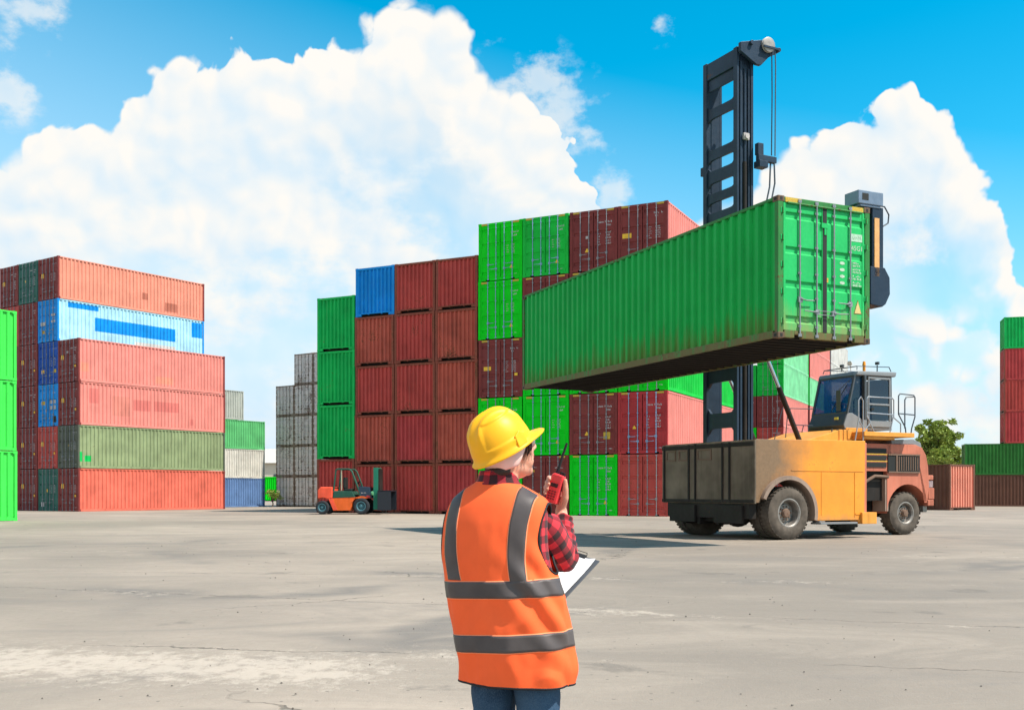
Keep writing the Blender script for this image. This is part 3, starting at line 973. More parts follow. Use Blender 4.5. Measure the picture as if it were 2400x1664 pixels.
def casting(sx, y0, z0):
    b = MB()
    x0, x1 = min(sx * 1.055, sx * 1.221), max(sx * 1.055, sx * 1.221)
    b.box(x0, x1, y0, y0 + 0.18, z0, z0 + 0.12)
    o = b.build('corner_casting', M_CAST, root, bevel=0.01)
    h = MB()
    cx = (x0 + x1) / 2
    yy = -0.003 if y0 < 1 else y0 + 0.178
    h.prism([(cx - 0.03, z0 + 0.028), (cx + 0.03, z0 + 0.028), (cx + 0.03, z0 + 0.092), (cx - 0.03, z0 + 0.092)], 'y', yy, yy + 0.006)
    xx = sx * 1.219
    h.build('lifting_hole', M_GASKET, o)
    h = MB()
    h.prism([(y0 + 0.05, z0 + 0.03), (y0 + 0.13, z0 + 0.03), (y0 + 0.13, z0 + 0.09), (y0 + 0.05, z0 + 0.09)], 'x', xx - 0.005, xx + 0.005)
    h.build('lifting_hole', M_GASKET, o)
for sx in (-1, 1):
    for y0 in (0.0, L_ - 0.18):
        for z0 in (0.0, H_ - 0.12):
            casting(sx, y0, z0)
for s in (-1, 1):
    d = skin(link('door', door_mesh(H_, s, True), root, 0.008), LIFT_D)
    for x in (0.23, 0.67):
        skin(link('locking_bar', bar_mesh(H_, s * x, True), d), M_ROD)
    for w in (0, 1):
        skin(link('handle', handle_mesh(H_, s, w), d), M_ROD)
    for z in (0.35, 0.95, 1.5, 2.05, 2.6):
        q = MB()
        q.cyl((s * 1.105, -0.012, z - 0.06), (s * 1.105, -0.012, z + 0.06), 0.016, n=8)
        q.build('hinge_pin', LIFT_F, d)
q = MB(); q.box(-0.05, 0.05, 0.006, 0.06, 0.17, H_ - 0.13); q.build('gasket_and_shade', M_GASKET, root)  # black strip widened to take in the shadow between the doors
q = MB(); q.tube([(-0.20, -0.045, 0.60), (0.20, -0.045, 0.60)], 0.007, 6); q.tube([(-0.20, -0.045, 0.52), (0.20, -0.045, 0.52)], 0.007, 6)
q.build('seal_rod', M_ROD, root)
q = MB(); q.box(-0.10, 0.06, -0.012, 0.018, 2.34, 2.44); q.box(-0.02, 0.03, -0.006, 0.02, 2.2, 2.36); q.build('door_catch', LIFT_D, root)
q = MB(); q.tube([(-0.98, -0.006, H_ - 0.135), (0.98, -0.006, H_ - 0.135)], 0.022, 8); q.build('door_header_bar', LIFT_F, root)
for x0, x1 in ((-1.03, -0.62), (0.72, 1.03)):
    q = MB(); q.box(x0, x1, 0.002, 0.0075, H_ - 0.118, H_ - 0.022); q.build('hazard_tape', M_OCHRE, root)
q = MB(); q.prism([(0.79, 0.62), (1.00, 0.62), (0.895, 0.92)], 'y', 0.0185, 0.0235); wl = q.build('warning_label', plain('label_border', (0.16, 0.10, 0.02), 0.6), root)
q = MB(); q.prism([(0.805, 0.632), (0.985, 0.632), (0.895, 0.892)], 'y', 0.0155, 0.0184); q.build('label_face', plain('faded_yellow', (0.58, 0.45, 0.18), 0.6), wl)

def text_mesh(s, size, name):
    cu = bpy.data.curves.new(name, 'FONT')
    cu.body = s
    cu.size = size
    cu.extrude = 0.0015
    cu.resolution_u = 3
    to = bpy.data.objects.new(name, cu)
    COL.objects.link(to)
    dg = bpy.context.evaluated_depsgraph_get()
    me = bpy.data.meshes.new_from_object(to.evaluated_get(dg))
    bpy.data.objects.remove(to)
    bpy.data.curves.remove(cu)
    return me
M_STENCIL = plain('worn_stencil', (0.40, 0.52, 0.40), 0.6, var=0.25, scale=18)
tm_ = text_mesh('45G1', 0.145, 'lettering')
o = link('lettering', tm_, root); o.data.materials.append(M_STENCIL)
o.location = (0.715, 0.0215, 1.955); o.rotation_euler = (R(90), 0, 0)
q = MB()
q.box(0.72, 1.03, 0.019, 0.0225, 2.145, 2.305)
o = q.build('placard', plain('worn_number_patch', (0.36, 0.55, 0.40), 0.6, var=0.25, scale=25), root)
q = MB(); rn = random.Random(4)
for i in range(5):
    x = 0.755 + i * 0.052
    q.bar((x, 0.0185, 2.25 + rn.uniform(-0.02, 0.02)), (x + 0.022, 0.0185, 2.20 + rn.uniform(-0.02, 0.02)), 0.002, 0.009)
q.build('scratched_number', plain('faded_ink', (0.08, 0.17, 0.10), 0.7), o)
q = MB()
for i in range(4):
    z = 1.66 - i * 0.138
    q.prism([(0.475 + 0.07 * math.cos(R(a)), z + 0.035 * math.sin(R(a))) for a in range(0, 360, 45)], 'y', 0.0195, 0.0235)
    glyphs(q, 0.76, z - 0.05, 6, 0.041, 0.042, rn)
    glyphs(q, 0.76, z + 0.008, 5, 0.043, 0.042, rn)
q.build('lettering', M_STENCIL, root)
q = MB(); q.box(0.03, 0.09, 0.008, 0.0135, 1.22, 1.31); q.build('inspection_plate', M_OCHRE, root)
# ---------------------------------------------------------------- the container handler
M_TYRE = plain('dusty_tyre', (0.100, 0.083, 0.068), 0.9, var=0.35, scale=5, spec=0.2, bmp=0.3)
M_RIM = plain('worn_grey_rim', (0.24, 0.22, 0.20), 0.5, 0.4, var=0.3)
M_HUB = paint('rusty_hub', (0.17, 0.11, 0.08), rust=0.6)
M_MAST = paint('dark_blue_mast', (0.022, 0.038, 0.062), rust=0.12, rough=0.4, fade=0.3, streak=0.2)
M_MASTLOW = M_MAST
M_BLACKIRON = paint('greasy_black_iron', (0.024, 0.021, 0.019), rust=0.35, rough=0.6, fade=0.35)
M_CHROME = plain('polished_rod', (0.55, 0.55, 0.57), 0.22, 1.0, var=0.05, bmp=0)
M_RAILG = plain('grey_rail', (0.30, 0.32, 0.35), 0.4, 0.2)
M_RAILD = plain('dark_rail', (0.05, 0.065, 0.085), 0.45)
M_CABG = plain('cab_grey', (0.20, 0.21, 0.22), 0.4, var=0.1, scale=3)
M_CABD = plain('cab_dark_grey', (0.055, 0.062, 0.072), 0.38)
M_GLASS = None
def glass_fn(t, b):
    t.put(b, 'Base Color', (0.006, 0.020, 0.045, 1))
    t.put(b, 'Roughness', 0.04)
    t.put(b, 'Specular IOR Level', 0.35)
    t.put(b, 'Alpha', 0.88)
M_GLASS = mat('tinted_cab_glass', glass_fn)
def orange_fn(t, b):
    o = t.add('ShaderNodeTexCoord').outputs['Object']
    x, y, z = t.xyz(o)
    n = t.noise(o, 1.4, 5, 0.62)
    f = t.noise(o, 16, 5, 0.65)
    run = t.noise(t.vm('MULTIPLY', o, (7, 7, 0.5)), 1.0, 4, 0.6)
    k = t.mr(n, 0.3, 0.7, 0.88, 1.12)
    base = t.mix(1.0, (0.76, 0.27, 0.020, 1), t.comb(k, k, k), 'MULTIPLY')
    base = t.mix(t.mr(run, 0.55, 0.8, 0.0, 0.25), base, (0.62, 0.30, 0.08, 1))
    # oily grime spread back from the mast over the front of the body
    g_ = t.m('ADD', x, t.m('MULTIPLY', t.m('SUBTRACT', n, 0.5), 1.3))
    base = t.mix(t.mr(g_, 0.95, -0.35, 0.0, 0.95), base, t.mix(f, (0.10, 0.068, 0.040, 1), (0.24, 0.16, 0.095, 1)))
    dz_ = t.m('ADD', z, t.m('MULTIPLY', t.m('SUBTRACT', run, 0.5), 0.5))
    base = t.mix(t.mr(dz_, 0.62, 0.42, 0.0, 0.55), base, (0.26, 0.17, 0.09, 1))
    pr = t.m('ADD', t.m('MULTIPLY', f, 0.5), t.m('MULTIPLY', n, 0.5))
    base = t.mix(t.mr(pr, 0.61, 0.66, 0.0, 0.75), base, (0.13, 0.06, 0.03, 1))
    t.put(b, 'Base Color', base)
    t.put(b, 'Roughness', t.mr(f, 0.3, 0.7, 0.38, 0.62))
    bump(t, b, t.m('ADD', f, t.m('MULTIPLY', n, 2)), 0.2, 0.01)
M_ORANGE = mat('grimy_orange_paint', orange_fn)
M_DECK = paint('orange_deck_paint', (0.70, 0.30, 0.055), rust=0.2, fade=0.15)
M_PINKO = paint('faded_orange_red_paint', (0.50, 0.165, 0.105), rust=0.25, streak=0.4, fade=0.2)
M_FENDER = paint('dusty_fender', (0.30, 0.22, 0.175), rust=0.25, fade=0.3)
M_GRIMEBOX = paint('sooty_housing', (0.165, 0.132, 0.098), rust=0.22, rough=0.65, fade=0.45, streak=0.45)

TRK = empty('container_handler', (6.9, 26.0, 0.0), 0.48)
tag(TRK, 'grimy orange container handler truck with tall dark mast lifting the green container', 'container handler')

def wheel(name, parent, cx, y0, y1, r, rimr, hub_deep, mt=None, rm=None, hm=None, lugs=40):
    """tyre, rim and hub as one wheel; y0 is the outer face"""
    w = empty(name, (cx, y0, r))
    w.parent = parent
    t = y1 - y0
    s = abs(t)
    b = MB()
    rt = r - 0.055
    prof = [(rimr, t * 0.04), (rimr + 0.02, t * 0.0), ((r + rimr) / 2, -t * 0.05), (r - 0.09, t * 0.0), (r - 0.022, t * 0.10), (r - 0.012, t * 0.25), (r - 0.010, t * 0.75), (r - 0.022, t * 0.90), (r - 0.09, t), ((r + rimr) / 2, t * 1.05), (rimr, t)]
    ax = (0, 1, 0)
    b.lathe(prof, (0, 0, 0), ax, 56, c0=False, c1=False)
    if lugs:
        for k in range(lugs):
            a = 2 * math.pi * k / lugs
            for (u, v_, da) in ((0.03, 0.46, 0), (0.54, 0.97, math.pi / lugs)):
                aa = a + da
                c = V((math.cos(aa), 0, math.sin(aa)))
                tn = V((-math.sin(aa), 0, math.cos(aa)))
                p0 = c * (r - 0.008) + V((0, t * u, 0)); p1 = c * (r - 0.008) + V((0, t * v_, 0)) + tn * 0.02
                b.bar(p0, p1, 2 * math.pi * r / lugs * 0.6, 0.010, up=c)
    b.build('tyre', mt or M_TYRE, w, smooth=35)
    q = MB()
    d = hub_deep
    q.lathe([(rimr, t * 0.03), (rimr + 0.012, t * 0.01), (rimr - 0.02, t * 0.0), (rimr - 0.05, t * 0.08), (rimr - 0.07, t * d), (rimr * 0.66, t * (d + 0.02)), (rimr * 0.60, t * (d - 0.14)), (rimr * 0.30, t * (d - 0.16)), (0.02, t * (d - 0.16))], (0, 0, 0), ax, 40, c0=False)
    q.build('rim', rm or M_RIM, w, smooth=30)
    q = MB()
    hh = t * (d - 0.16)
    q.lathe([(rimr * 0.34, hh + t * 0.02), (rimr * 0.34, hh - t * 0.10), (rimr * 0.26, hh - t * 0.22), (0.02, hh - t * 0.24)], (0, 0, 0), ax, 24)
    for k in range(10):
        a = 2 * math.pi * k / 10
        p = V((math.cos(a) * rimr * 0.47, hh - t * 0.0, math.sin(a) * rimr * 0.47))
        q.cyl(p + V((0, t * 0.03, 0)), p - V((0, t * 0.06, 0)), 0.022, n=6)
    q.build('hub', hm or M_HUB, w, smooth=30)
    return w
# driven front wheels in pairs, one on each steered corner behind
wheel('front_wheel', TRK, 0, 0.0, 0.36, 0.665, 0.36, 0.60)
wheel('front_wheel', TRK, 0, 0.40, 0.76, 0.665, 0.36, 0.4)
wheel('front_wheel', TRK, 0, 3.95, 3.59, 0.665, 0.36, 0.60)
wheel('front_wheel', TRK, 0, 3.55, 3.19, 0.665, 0.36, 0.4)
wheel('rear_wheel', TRK, 4.95, 0.80, 1.20, 0.60, 0.31, 0.35, lugs=26)
wheel('rear_wheel', TRK, 4.95, 3.35, 2.95, 0.60, 0.31, 0.35, lugs=26)

# body: side outline with the wheel arch cut out
def arch(c, z, r, a0, a1, n=20):
    return [(c + r * math.cos(R(a0 + (a1 - a0) * i / n)), z + r * math.sin(R(a0 + (a1 - a0) * i / n))) for i in range(n + 1)]
ar = arch(0, 0.665, 0.90, 163, -12)
poly = [(-0.98, 0.92)] + ar + [(0.98, 0.46), (2.50, 0.46), (2.66, 0.62), (2.69, 2.53), (-0.98, 2.49)]
b = MB(); b.prism([(x, z) for x, z in poly], 'y', 0.10, 0.16); b.build('side_panel', M_ORANGE, TRK, bevel=0.012)
b = MB(); b.prism([(x, z) for x, z in poly], 'y', 3.79, 3.85); b.build('side_panel', M_ORANGE, TRK, bevel=0.012)
b = MB(); b.box(-0.975, 2.66, 0.161, 3.789, 2.40, 2.485); b.build('deck_plate', M_ORANGE, TRK)
b = MB()                                                            # raised seam lines and a door on the side
b.box(0.15, 2.62, 0.088, 0.0995, 1.72, 1.745); b.box(2.30, 2.32, 0.088, 0.0995, 0.55, 1.70)
b.box(1.15, 1.165, 0.091, 0.0995, 0.6, 1.70); b.box(2.34, 2.60, 0.085, 0.0995, 0.60, 0.64)
b.build('panel_seams', M_ORANGE, TRK)
# dark housing across the nose
b = MB()
b.box(-1.04, -0.985, 0.08, 3.92, 0.90, 2.47)
b.build('front_housing', M_GRIMEBOX, TRK, bevel=0.015)
b = MB()
for y in (1.02, 1.30, 2.42, 2.70, 3.80):
    b.box(-1.075, -1.041, y - 0.03, y + 0.03, 0.92, 2.45)
b.box(-1.068, -1.041, 0.10, 3.90, 2.33, 2.43); b.box(-1.066, -1.041, 0.10, 3.90, 0.92, 1.0)
b.build('housing_rib', M_BLACKIRON, TRK, bevel=0.006)
for (ya, yb) in ((2.75, 3.15), (3.28, 3.72), (1.75, 2.35)):
    b = MB()
    for (a, c, d, e) in ((ya, yb, 2.27, 2.31), (ya, yb, 2.02, 2.06), (ya, ya + 0.05, 2.06, 2.27), (yb - 0.05, yb, 2.06, 2.27)):
        b.box(-1.062, -1.041, a, c, d, e)
    b.build('lamp_recess', M_HUB, TRK)
# chassis
b = MB()
b.box(-0.85, 2.6, 0.85, 3.1, 0.42, 0.90); b.box(2.6, 5.6, 1.25, 2.9, 0.62, 1.05)
b.box(-1.02, -0.80, 0.30, 3.70, 0.52, 0.90); b.box(-1.10, -1.02, 0.5, 1.6, 0.40, 0.85); b.box(-1.10, -1.02, 2.4, 3.5, 0.40, 0.85)
b.cyl((0, 0.77, 0.665), (0, 3.18, 0.665), 0.24, n=16); b.cyl((4.95, 1.2, 0.60), (4.95, 2.95, 0.60), 0.13, n=12)
b.ball((0, 1.97, 0.62), (0.36, 0.42, 0.36), 16, 10)
for y in (0.95, 1.5, 2.3, 2.9):
    b.box(-1.0, -0.55, y, y + 0.12, 0.35, 0.60)
b.build('chassis', M_BLACKIRON, TRK, bevel=0.01)
# fender arch over the paired wheels
for (ya, yb) in ((-0.02, 0.78), (3.17, 3.97)):
    rows = []
    for a in range(-12, 160, 6):
        c, s_ = math.cos(R(a)), math.sin(R(a))
        rows.append([(r_ * c, y, 0.665 + r_ * s_) for r_, y in ((0.83, ya), (0.93, ya), (0.93, yb), (0.83, yb))])
    b = MB(); b.grid(rows, closed=True)
    b.f += [[0, 1, 2, 3], [len(b.v) - 4 + i for i in (3, 2, 1, 0)]]; b.mi += [0, 0]
    b.build('fender', M_FENDER, TRK, smooth=30)
b = MB(); b.box(0.98, 2.25, -0.06, 0.30, 0.37, 0.42); b.box(1.02, 1.08, 0.02, 0.28, 0.42, 0.455); b.build('running_board', M_CABG, TRK, bevel=0.006)
b = MB(); b.box(2.50, 3.02, 0.02, 0.40, 0.36, 0.66); b.box(2.45, 2.50, 0.1, 0.40, 0.4, 0.62); b.build('step_box', M_DECK, TRK, bevel=0.012)
# engine bay and counterweight behind
b = MB()
b.box(2.69, 4.30, 0.72, 0.80, 1.75, 2.50); b.box(2.70, 2.80, 0.16, 0.72, 0.62, 2.48); b.box(2.80, 4.25, 3.15, 3.22, 1.1, 2.5)
b.box(2.69, 5.2, 0.80, 3.15, 2.42, 2.49)
b.build('engine_cover', M_PINKO, TRK, bevel=0.01)
b = MB(); b.box(2.81, 4.15, 0.86, 3.10, 0.95, 2.38); b.build('engine_bay', M_BLACKIRON, TRK)
b = MB()
for z in (1.86, 2.05, 2.24):
    b.box(3.36, 4.10, 0.695, 0.719, z, z + 0.13)
b.build('air_vent', M_GASKET, TRK)
b = MB(); b.box(3.33, 4.12, 0.685, 0.694, 2.01, 2.035); b.box(3.33, 4.12, 0.685, 0.694, 2.20, 2.225); b.build('vent_bar', M_OCHRE, TRK)
cw = [(4.15, 1.40), (4.15, 2.50), (5.25, 2.50), (5.50, 2.42), (5.66, 2.22), (5.74, 1.90), (5.78, 1.35), (5.72, 0.95), (5.62, 0.90)] + arch(4.95, 0.60, 0.80, 22, 180, 14)
b = MB(); b.prism(cw, 'y', 0.72, 3.40); b.build('counterweight', M_PINKO, TRK, bevel=0.04)
b = MB(); b.prism([(4.4, 2.501), (5.24, 2.501), (5.49, 2.424), (5.6, 2.30), (5.55, 2.56), (5.25, 2.66), (4.4, 2.62)], 'y', 0.80, 3.3); b.build('rear_cowl', M_CABG, TRK, bevel=0.02)
b = MB()
b.box(4.16, 5.38, 0.690, 0.7195, 1.72, 2.22)
b.build('radiator_grille', M_GASKET, TRK)
b = MB()
for i in range(9):
    b.box(4.55 + i * 0.09, 4.575 + i * 0.09, 0.676, 0.689, 1.78, 2.16)
b.box(4.16, 5.38, 0.672, 0.689, 2.19, 2.23); b.box(4.16, 5.38, 0.672, 0.689, 1.71, 1.75); b.box(4.45, 4.50, 0.672, 0.689, 1.75, 2.19)
b.build('grille_bar', M_HUB, TRK)
b = MB(); b.tube([(3.1, 0.75, 0.62), (3.2, 0.70, 1.0), (3.3, 0.72, 1.45), (3.7, 0.74, 1.62), (4.2, 0.74, 1.60)], 0.045, 8); b.tube([(3.0, 0.78, 1.75), (2.95, 0.74, 1.3), (3.05, 0.76, 0.8)], 0.03, 8)
b.build('exhaust_pipe', M_HUB, TRK, smooth=40)
b = MB(); b.box(4.1, 4.22, 0.74, 1.2, 0.66, 1.55); b.build('fender_post', M_FENDER, TRK, bevel=0.01)
b = MB(); b.box(3.0, 3.35, 0.82, 1.3, 0.62, 1.2); b.build('battery_box', M_FENDER, TRK, bevel=0.01)
b = MB(); b.box(5.78, 6.02, 0.74, 1.35, 0.98, 1.30); b.box(5.76, 6.0, 0.74, 3.35, 0.80, 0.97); b.box(5.77, 5.98, 0.74, 1.2, 1.52, 1.66); b.build('rear_bumper', M_PINKO, TRK, bevel=0.02)
b = MB(); b.box(5.79, 5.99, 0.76, 1.25, 1.31, 1.50); b.build('tail_lamp', plain('lamp_glass', (0.33, 0.24, 0.25), 0.15, var=0.4, scale=14), TRK, bevel=0.02)
b = MB(); b.box(5.70, 5.86, 0.86, 1.05, 0.62, 0.80); b.build('tow_bracket', M_RIM, TRK, bevel=0.015)

# deck under the cab, platform at its side
b = MB(); b.prism([(1.35, 2.535), (3.05, 2.535), (3.05, 2.86), (2.6, 2.86), (1.7, 2.62)], 'y', 0.9, 3.0); b.build('cab_deck', M_DECK, TRK, bevel=0.015)
b = MB(); b.box(3.02, 4.90, 0.45, 1.28, 2.68, 2.80); b.box(3.02, 4.2, 0.50, 3.0, 2.60, 2.679); b.box(3.2, 4.0, 1.28, 1.31, 2.80, 2.95)
b.build('side_platform', M_DECK, TRK, bevel=0.01)

# cab
CAB = empty('cab', (0, 0, 0)); CAB.parent = TRK
yA, yB = 1.30, 2.68
prof = [(3.18, 2.90), (3.14, 3.02), (3.28, 3.36), (3.46, 3.36), (3.86, 3.18), (4.95, 3.18), (4.97, 2.92)]
b = MB(); b.prism(prof, 'y', yA, yB); b.build('lower_shell', M_CABG, CAB, bevel=0.015)
b = MB(); b.prism([(3.165, 2.92), (3.125, 3.02), (3.262, 3.355), (3.30, 3.355), (3.2, 3.02), (3.2, 2.92)], 'y', yA + 0.02, yB - 0.02); b.box(3.2, 3.5, yA, yB, 2.86, 2.899)
b.build('front_apron', M_CABD, CAB, bevel=0.01)
b = MB(); b.prism([(3.56, 4.40), (3.62, 4.52), (5.10, 4.56), (5.06, 4.42)], 'y', yA - 0.06, yB + 0.06); b.build('cab_roof', M_CABG, CAB, bevel=0.03)
pil = [(3.30, 3.36), (3.56, 4.42), (4.96, 3.2), (4.93, 4.42), (3.90, 3.2), (3.92, 4.42)]
b = MB()
for y in (yA + 0.035, yB - 0.035):
    b.bar((3.29, y, 3.34), (3.57, y, 4.41), 0.06, 0.07, up=(0, 1, 0)); b.bar((4.94, y, 3.17), (4.92, y, 4.41), 0.07, 0.07, up=(0, 1, 0))
    b.bar((3.86, y, 3.18), (3.86, y, 4.41), 0.07, 0.24, up=(0, 1, 0)); b.bar((3.57, y, 4.38), (4.92, y, 4.40), 0.05, 0.05)
b.bar((3.29, yA + 0.06, 3.37), (3.29, yB - 0.06, 3.37), 0.05, 0.05); b.bar((3.57, yA + 0.06, 4.39), (3.57, yB - 0.06, 4.39), 0.05, 0.05)
b.build('cab_frame', M_CABD, CAB, bevel=0.008)
def wind_fn(t, b):
    t.put(b, 'Base Color', (0.008, 0.13, 0.42, 1))  # blue sky reflection put into the base colour
    t.put(b, 'Roughness', 0.04)
    t.put(b, 'Specular IOR Level', 0.4)
    t.put(b, 'Alpha', 0.62)
M_WIND = mat('sky_reflection_windscreen', wind_fn)
def pane(pts, nm='window'):
    q = MB(); q.add(pts, [(0, 1, 2, 3)]); return q.build(nm, M_WIND if nm == 'windscreen' else M_GLASS, CAB)
pane([(3.285, yA + 0.07, 3.37), (3.285, yB - 0.07, 3.37), (3.565, yB - 0.07, 4.38), (3.565, yA + 0.07, 4.38)], 'windscreen')
pane([(4.94, yA + 0.07, 3.2), (4.94, yB - 0.07, 3.2), (4.92, yB - 0.07, 4.38), (4.92, yA + 0.07, 4.38)])
pane([(3.33, yA + 0.01, 3.38), (3.87, yA + 0.01, 3.2), (3.93, yA + 0.01, 4.38), (3.60, yA + 0.01, 4.38)])
pane([(3.33, yB - 0.01, 3.38), (4.90, yB - 0.01, 3.2), (4.90, yB - 0.01, 4.38), (3.60, yB - 0.01, 4.38)])
dr = MB()
for (x0, x1, z0, z1) in ((4.02, 4.88, 3.00, 3.16), (4.02, 4.88, 4.33, 4.38), (4.02, 4.06, 3.16, 4.33), (4.83, 4.88, 3.16, 4.33), (4.06, 4.83, 3.60, 3.65)):
    dr.box(x0, x1, yA - 0.035, yA - 0.002, z0, z1)
DR = dr.build('door', M_CABG, CAB, bevel=0.008)
q = MB(); q.add([(4.06, yA - 0.015, 3.19), (4.81, yA - 0.015, 3.19), (4.81, yA - 0.015, 4.31), (4.06, yA - 0.015, 4.31)], [(0, 1, 2, 3)]); q.build('window', M_GLASS, DR)
q = MB(); q.box(4.10, 4.20, yA - 0.07, yA - 0.036, 3.46, 3.52); q.build('handle', M_GASKET, DR)
q = MB(); q.box(3.70, 4.30, 1.75, 2.25, 3.18, 3.42); q.box(4.22, 4.36, 1.75, 2.25, 3.42, 4.05); q.box(4.24, 4.34, 1.86, 2.14, 4.06, 4.24); q.build('driver_seat', M_GASKET, CAB, bevel=0.04)
q = MB(); q.box(3.32, 3.50, 1.5, 2.5, 3.2, 3.42); q.bar((3.42, 2.0, 3.4), (3.58, 2.0, 3.62), 0.06, 0.06); q.lathe([(0.17, 0), (0.19, 0.012), (0.17, 0.024)], (3.58, 2.0, 3.62), (0.6, 0, 0.8), 20); q.build('dashboard', M_CABD, CAB)
q = MB(); q.tube([(3.65, 1.33, 4.56), (3.68, 1.35, 4.66), (4.9, 1.35, 4.70), (4.98, 1.35, 4.58)], 0.014, 6); q.tube([(3.65, 2.62, 4.56), (3.68, 2.6, 4.66), (4.9, 2.6, 4.70), (4.98, 2.6, 4.58)], 0.014, 6); q.tube([(3.68, 1.35, 4.66), (3.68, 2.6, 4.66)], 0.014, 6); q.build('roof_rack', M_RAILD, CAB, smooth=40)
q = MB(); q.cyl((4.10, 1.5, 4.55), (4.10, 1.5, 4.72), 0.04, n=12); q.cyl((4.10, 1.5, 4.72), (4.10, 1.5, 4.83), 0.05, 0.036, n=14); q.build('beacon', plain('amber_plastic', (0.75, 0.28, 0.02), 0.25), CAB, smooth=40)
q = MB(); q.lathe([(0.02, 0), (0.055, 0.02), (0.07, 0.07), (0.07, 0.085)], (3.72, 1.62, 4.76), (-0.9, -0.3, 0), 18); q.cyl((3.72, 1.62, 4.56), (3.72, 1.62, 4.72), 0.018, n=6); q.build('horn', plain('white_lamp', (0.7, 0.66, 0.62), 0.3), CAB, smooth=40)
for (x, y, z) in ((3.66, 1.90, 4.72), (4.55, 1.45, 4.80)):
    q = MB(); q.box(x - 0.03, x + 0.035, y - 0.06, y + 0.06, z - 0.04, z + 0.04); q.bar((x, y, z - 0.05), (x, y, 4.56), 0.03, 0.03, up=(0, 1, 0)); q.build('work_lamp', M_CABD, CAB, bevel=0.01)
q = MB(); q.box(3.26, 3.28, 1.55, 1.72, 3.42, 4.0); q.bar((3.27, 1.62, 4.0), (3.55, 1.35, 4.38), 0.02, 0.02); q.build('mirror', M_CABD, CAB, bevel=0.006)
q = MB(); q.bar((3.30, 1.95, 3.42), (3.50, 1.55, 4.15), 0.015, 0.02); q.build('wiper', M_GASKET, CAB)
q = MB(); q.box(3.13, 3.15, 1.52, 1.66, 3.18, 3.25); q.build('number_plate', plain('yellow_plate', (0.55, 0.52, 0.08), 0.5), CAB)

def rail(pts, nm='handrail', m_=None, r=0.018):
    q = MB()
    for p in pts:
        q.tube(p, r, 7)
    return q.build(nm, m_ or M_RAILG, TRK, smooth=40)
yp = 0.50
rail([[(3.05, yp, 2.80), (3.30, yp, 3.05), (3.16, yp, 3.20), (3.16, yp, 3.68), (3.20, yp, 3.73), (4.10, yp, 3.73), (4.16, yp, 3.68), (4.16, yp, 3.2), (4.42, yp, 3.05), (4.42, yp, 2.80)],
      [(3.16, yp, 3.30), (4.16, yp, 3.28)], [(4.16, yp, 3.30), (4.02, yp, 2.80)], [(3.16, yp, 3.25), (3.42, yp, 2.80)]])
rail([[(2.72, yp, 2.50), (2.86, yp, 3.10), (2.86, yp, 3.62), (2.94, yp, 3.72), (3.02, yp, 3.62), (3.02, yp, 2.55)], [(2.86, yp, 3.1), (3.02, yp, 2.9)]])
rail([[(4.62, yp, 2.80), (4.60, yp, 2.95), (4.34, yp, 3.30), (4.34, yp, 3.80), (4.40, yp, 3.86), (4.92, yp, 3.84), (4.97, yp, 3.78), (4.97, yp, 3.25), (4.84, yp, 2.92), (4.82, yp, 2.80)],
      [(4.34, yp, 3.32), (4.97, yp, 3.30)], [(4.58, yp, 2.92), (4.58, yp, 3.70), (4.64, yp, 3.78), (4.95, yp, 3.80)]], m_=M_RAILD)
yq = 2.3
rail([[(1.55, yq, 2.60), (1.85, yq, 3.50), (2.95, yq, 3.52)], [(1.95, yq, 2.62), (2.05, yq, 3.50)], [(2.05, yq, 3.05), (2.95, yq, 3.05)], [(2.12, yq, 3.5), (2.18, yq, 3.0), (2.55, yq, 2.62)], [(2.5, yq, 2.7), (2.62, yq, 3.05), (2.78, yq, 3.05), (2.8, yq, 2.7)]], m_=M_RAILD, r=0.014)
q = MB()
for x in (2.35, 2.55, 2.75, 2.95):
    q.cyl((x, 0.95, 2.60), (x, 0.95, 2.88), 0.02, n=6)
q.build('deck_post', M_RAILD, TRK)

# mast: outer and inner uprights, ladder of cross plates, crown, sheave and hoses
MAST = empty('mast', (0, 0, 0)); MAST.parent = TRK
ZT = 12.62
for y0, s in ((1.25, 1), (2.65, -1)):
    def yb_(a, c):
        return (min(y0 + s * a, y0 + s * c), max(y0 + s * a, y0 + s * c))
    b = MB()
    b.box(-0.62, -0.55, *yb_(0.0, 0.15), 0.55, ZT); b.box(-0.55, -0.16, *yb_(0.085, 0.13), 0.55, ZT); b.box(-0.16, -0.08, *yb_(0.0, 0.13), 0.55, ZT - 0.25)
    b.build('upright', M_MAST, MAST, bevel=0.008)
    b = MB()
    b.box(-0.50, -0.44, *yb_(0.012, 0.083), 1.0, ZT - 0.35); b.box(-0.44, -0.24, *yb_(0.05, 0.083), 1.0, ZT - 0.4); b.box(-0.24, -0.19, *yb_(0.012, 0.083), 1.0, ZT - 0.5)
    b.build('inner_upright', M_MAST, MAST, bevel=0.006)
    b = MB(); b.cyl((-0.34, y0 + s * 0.035, 1.2), (-0.34, y0 + s * 0.035, 9.7), 0.055, n=12); b.build('lift_cylinder', M_BLACKIRON, MAST, smooth=40)
    b = MB(); b.cyl((-0.34, y0 + s * 0.035, 9.7), (-0.34, y0 + s * 0.035, 12.1), 0.03, n=10); b.build('cylinder_rod', M_MAST, MAST, smooth=40)
yi0, yi1 = 1.402, 2.498
def plate(z0, z1, curve=0.0):
    """cross plate with rounded notches where it meets the uprights"""
    n = 10
    lo = []; hi = []
    for i in range(n + 1):
        y = yi0 + (yi1 - yi0) * i / n
        e = max(0.0, 1 - min(y - yi0, yi1 - y) / 0.16)
        lo.append((y, z0 - curve * e * e)); hi.append((y, z1 + curve * e * e))
    q = MB(); q.prism(lo + hi[::-1], 'x', -0.57, -0.50)
    return q.build('cross_plate', M_MAST, MAST)
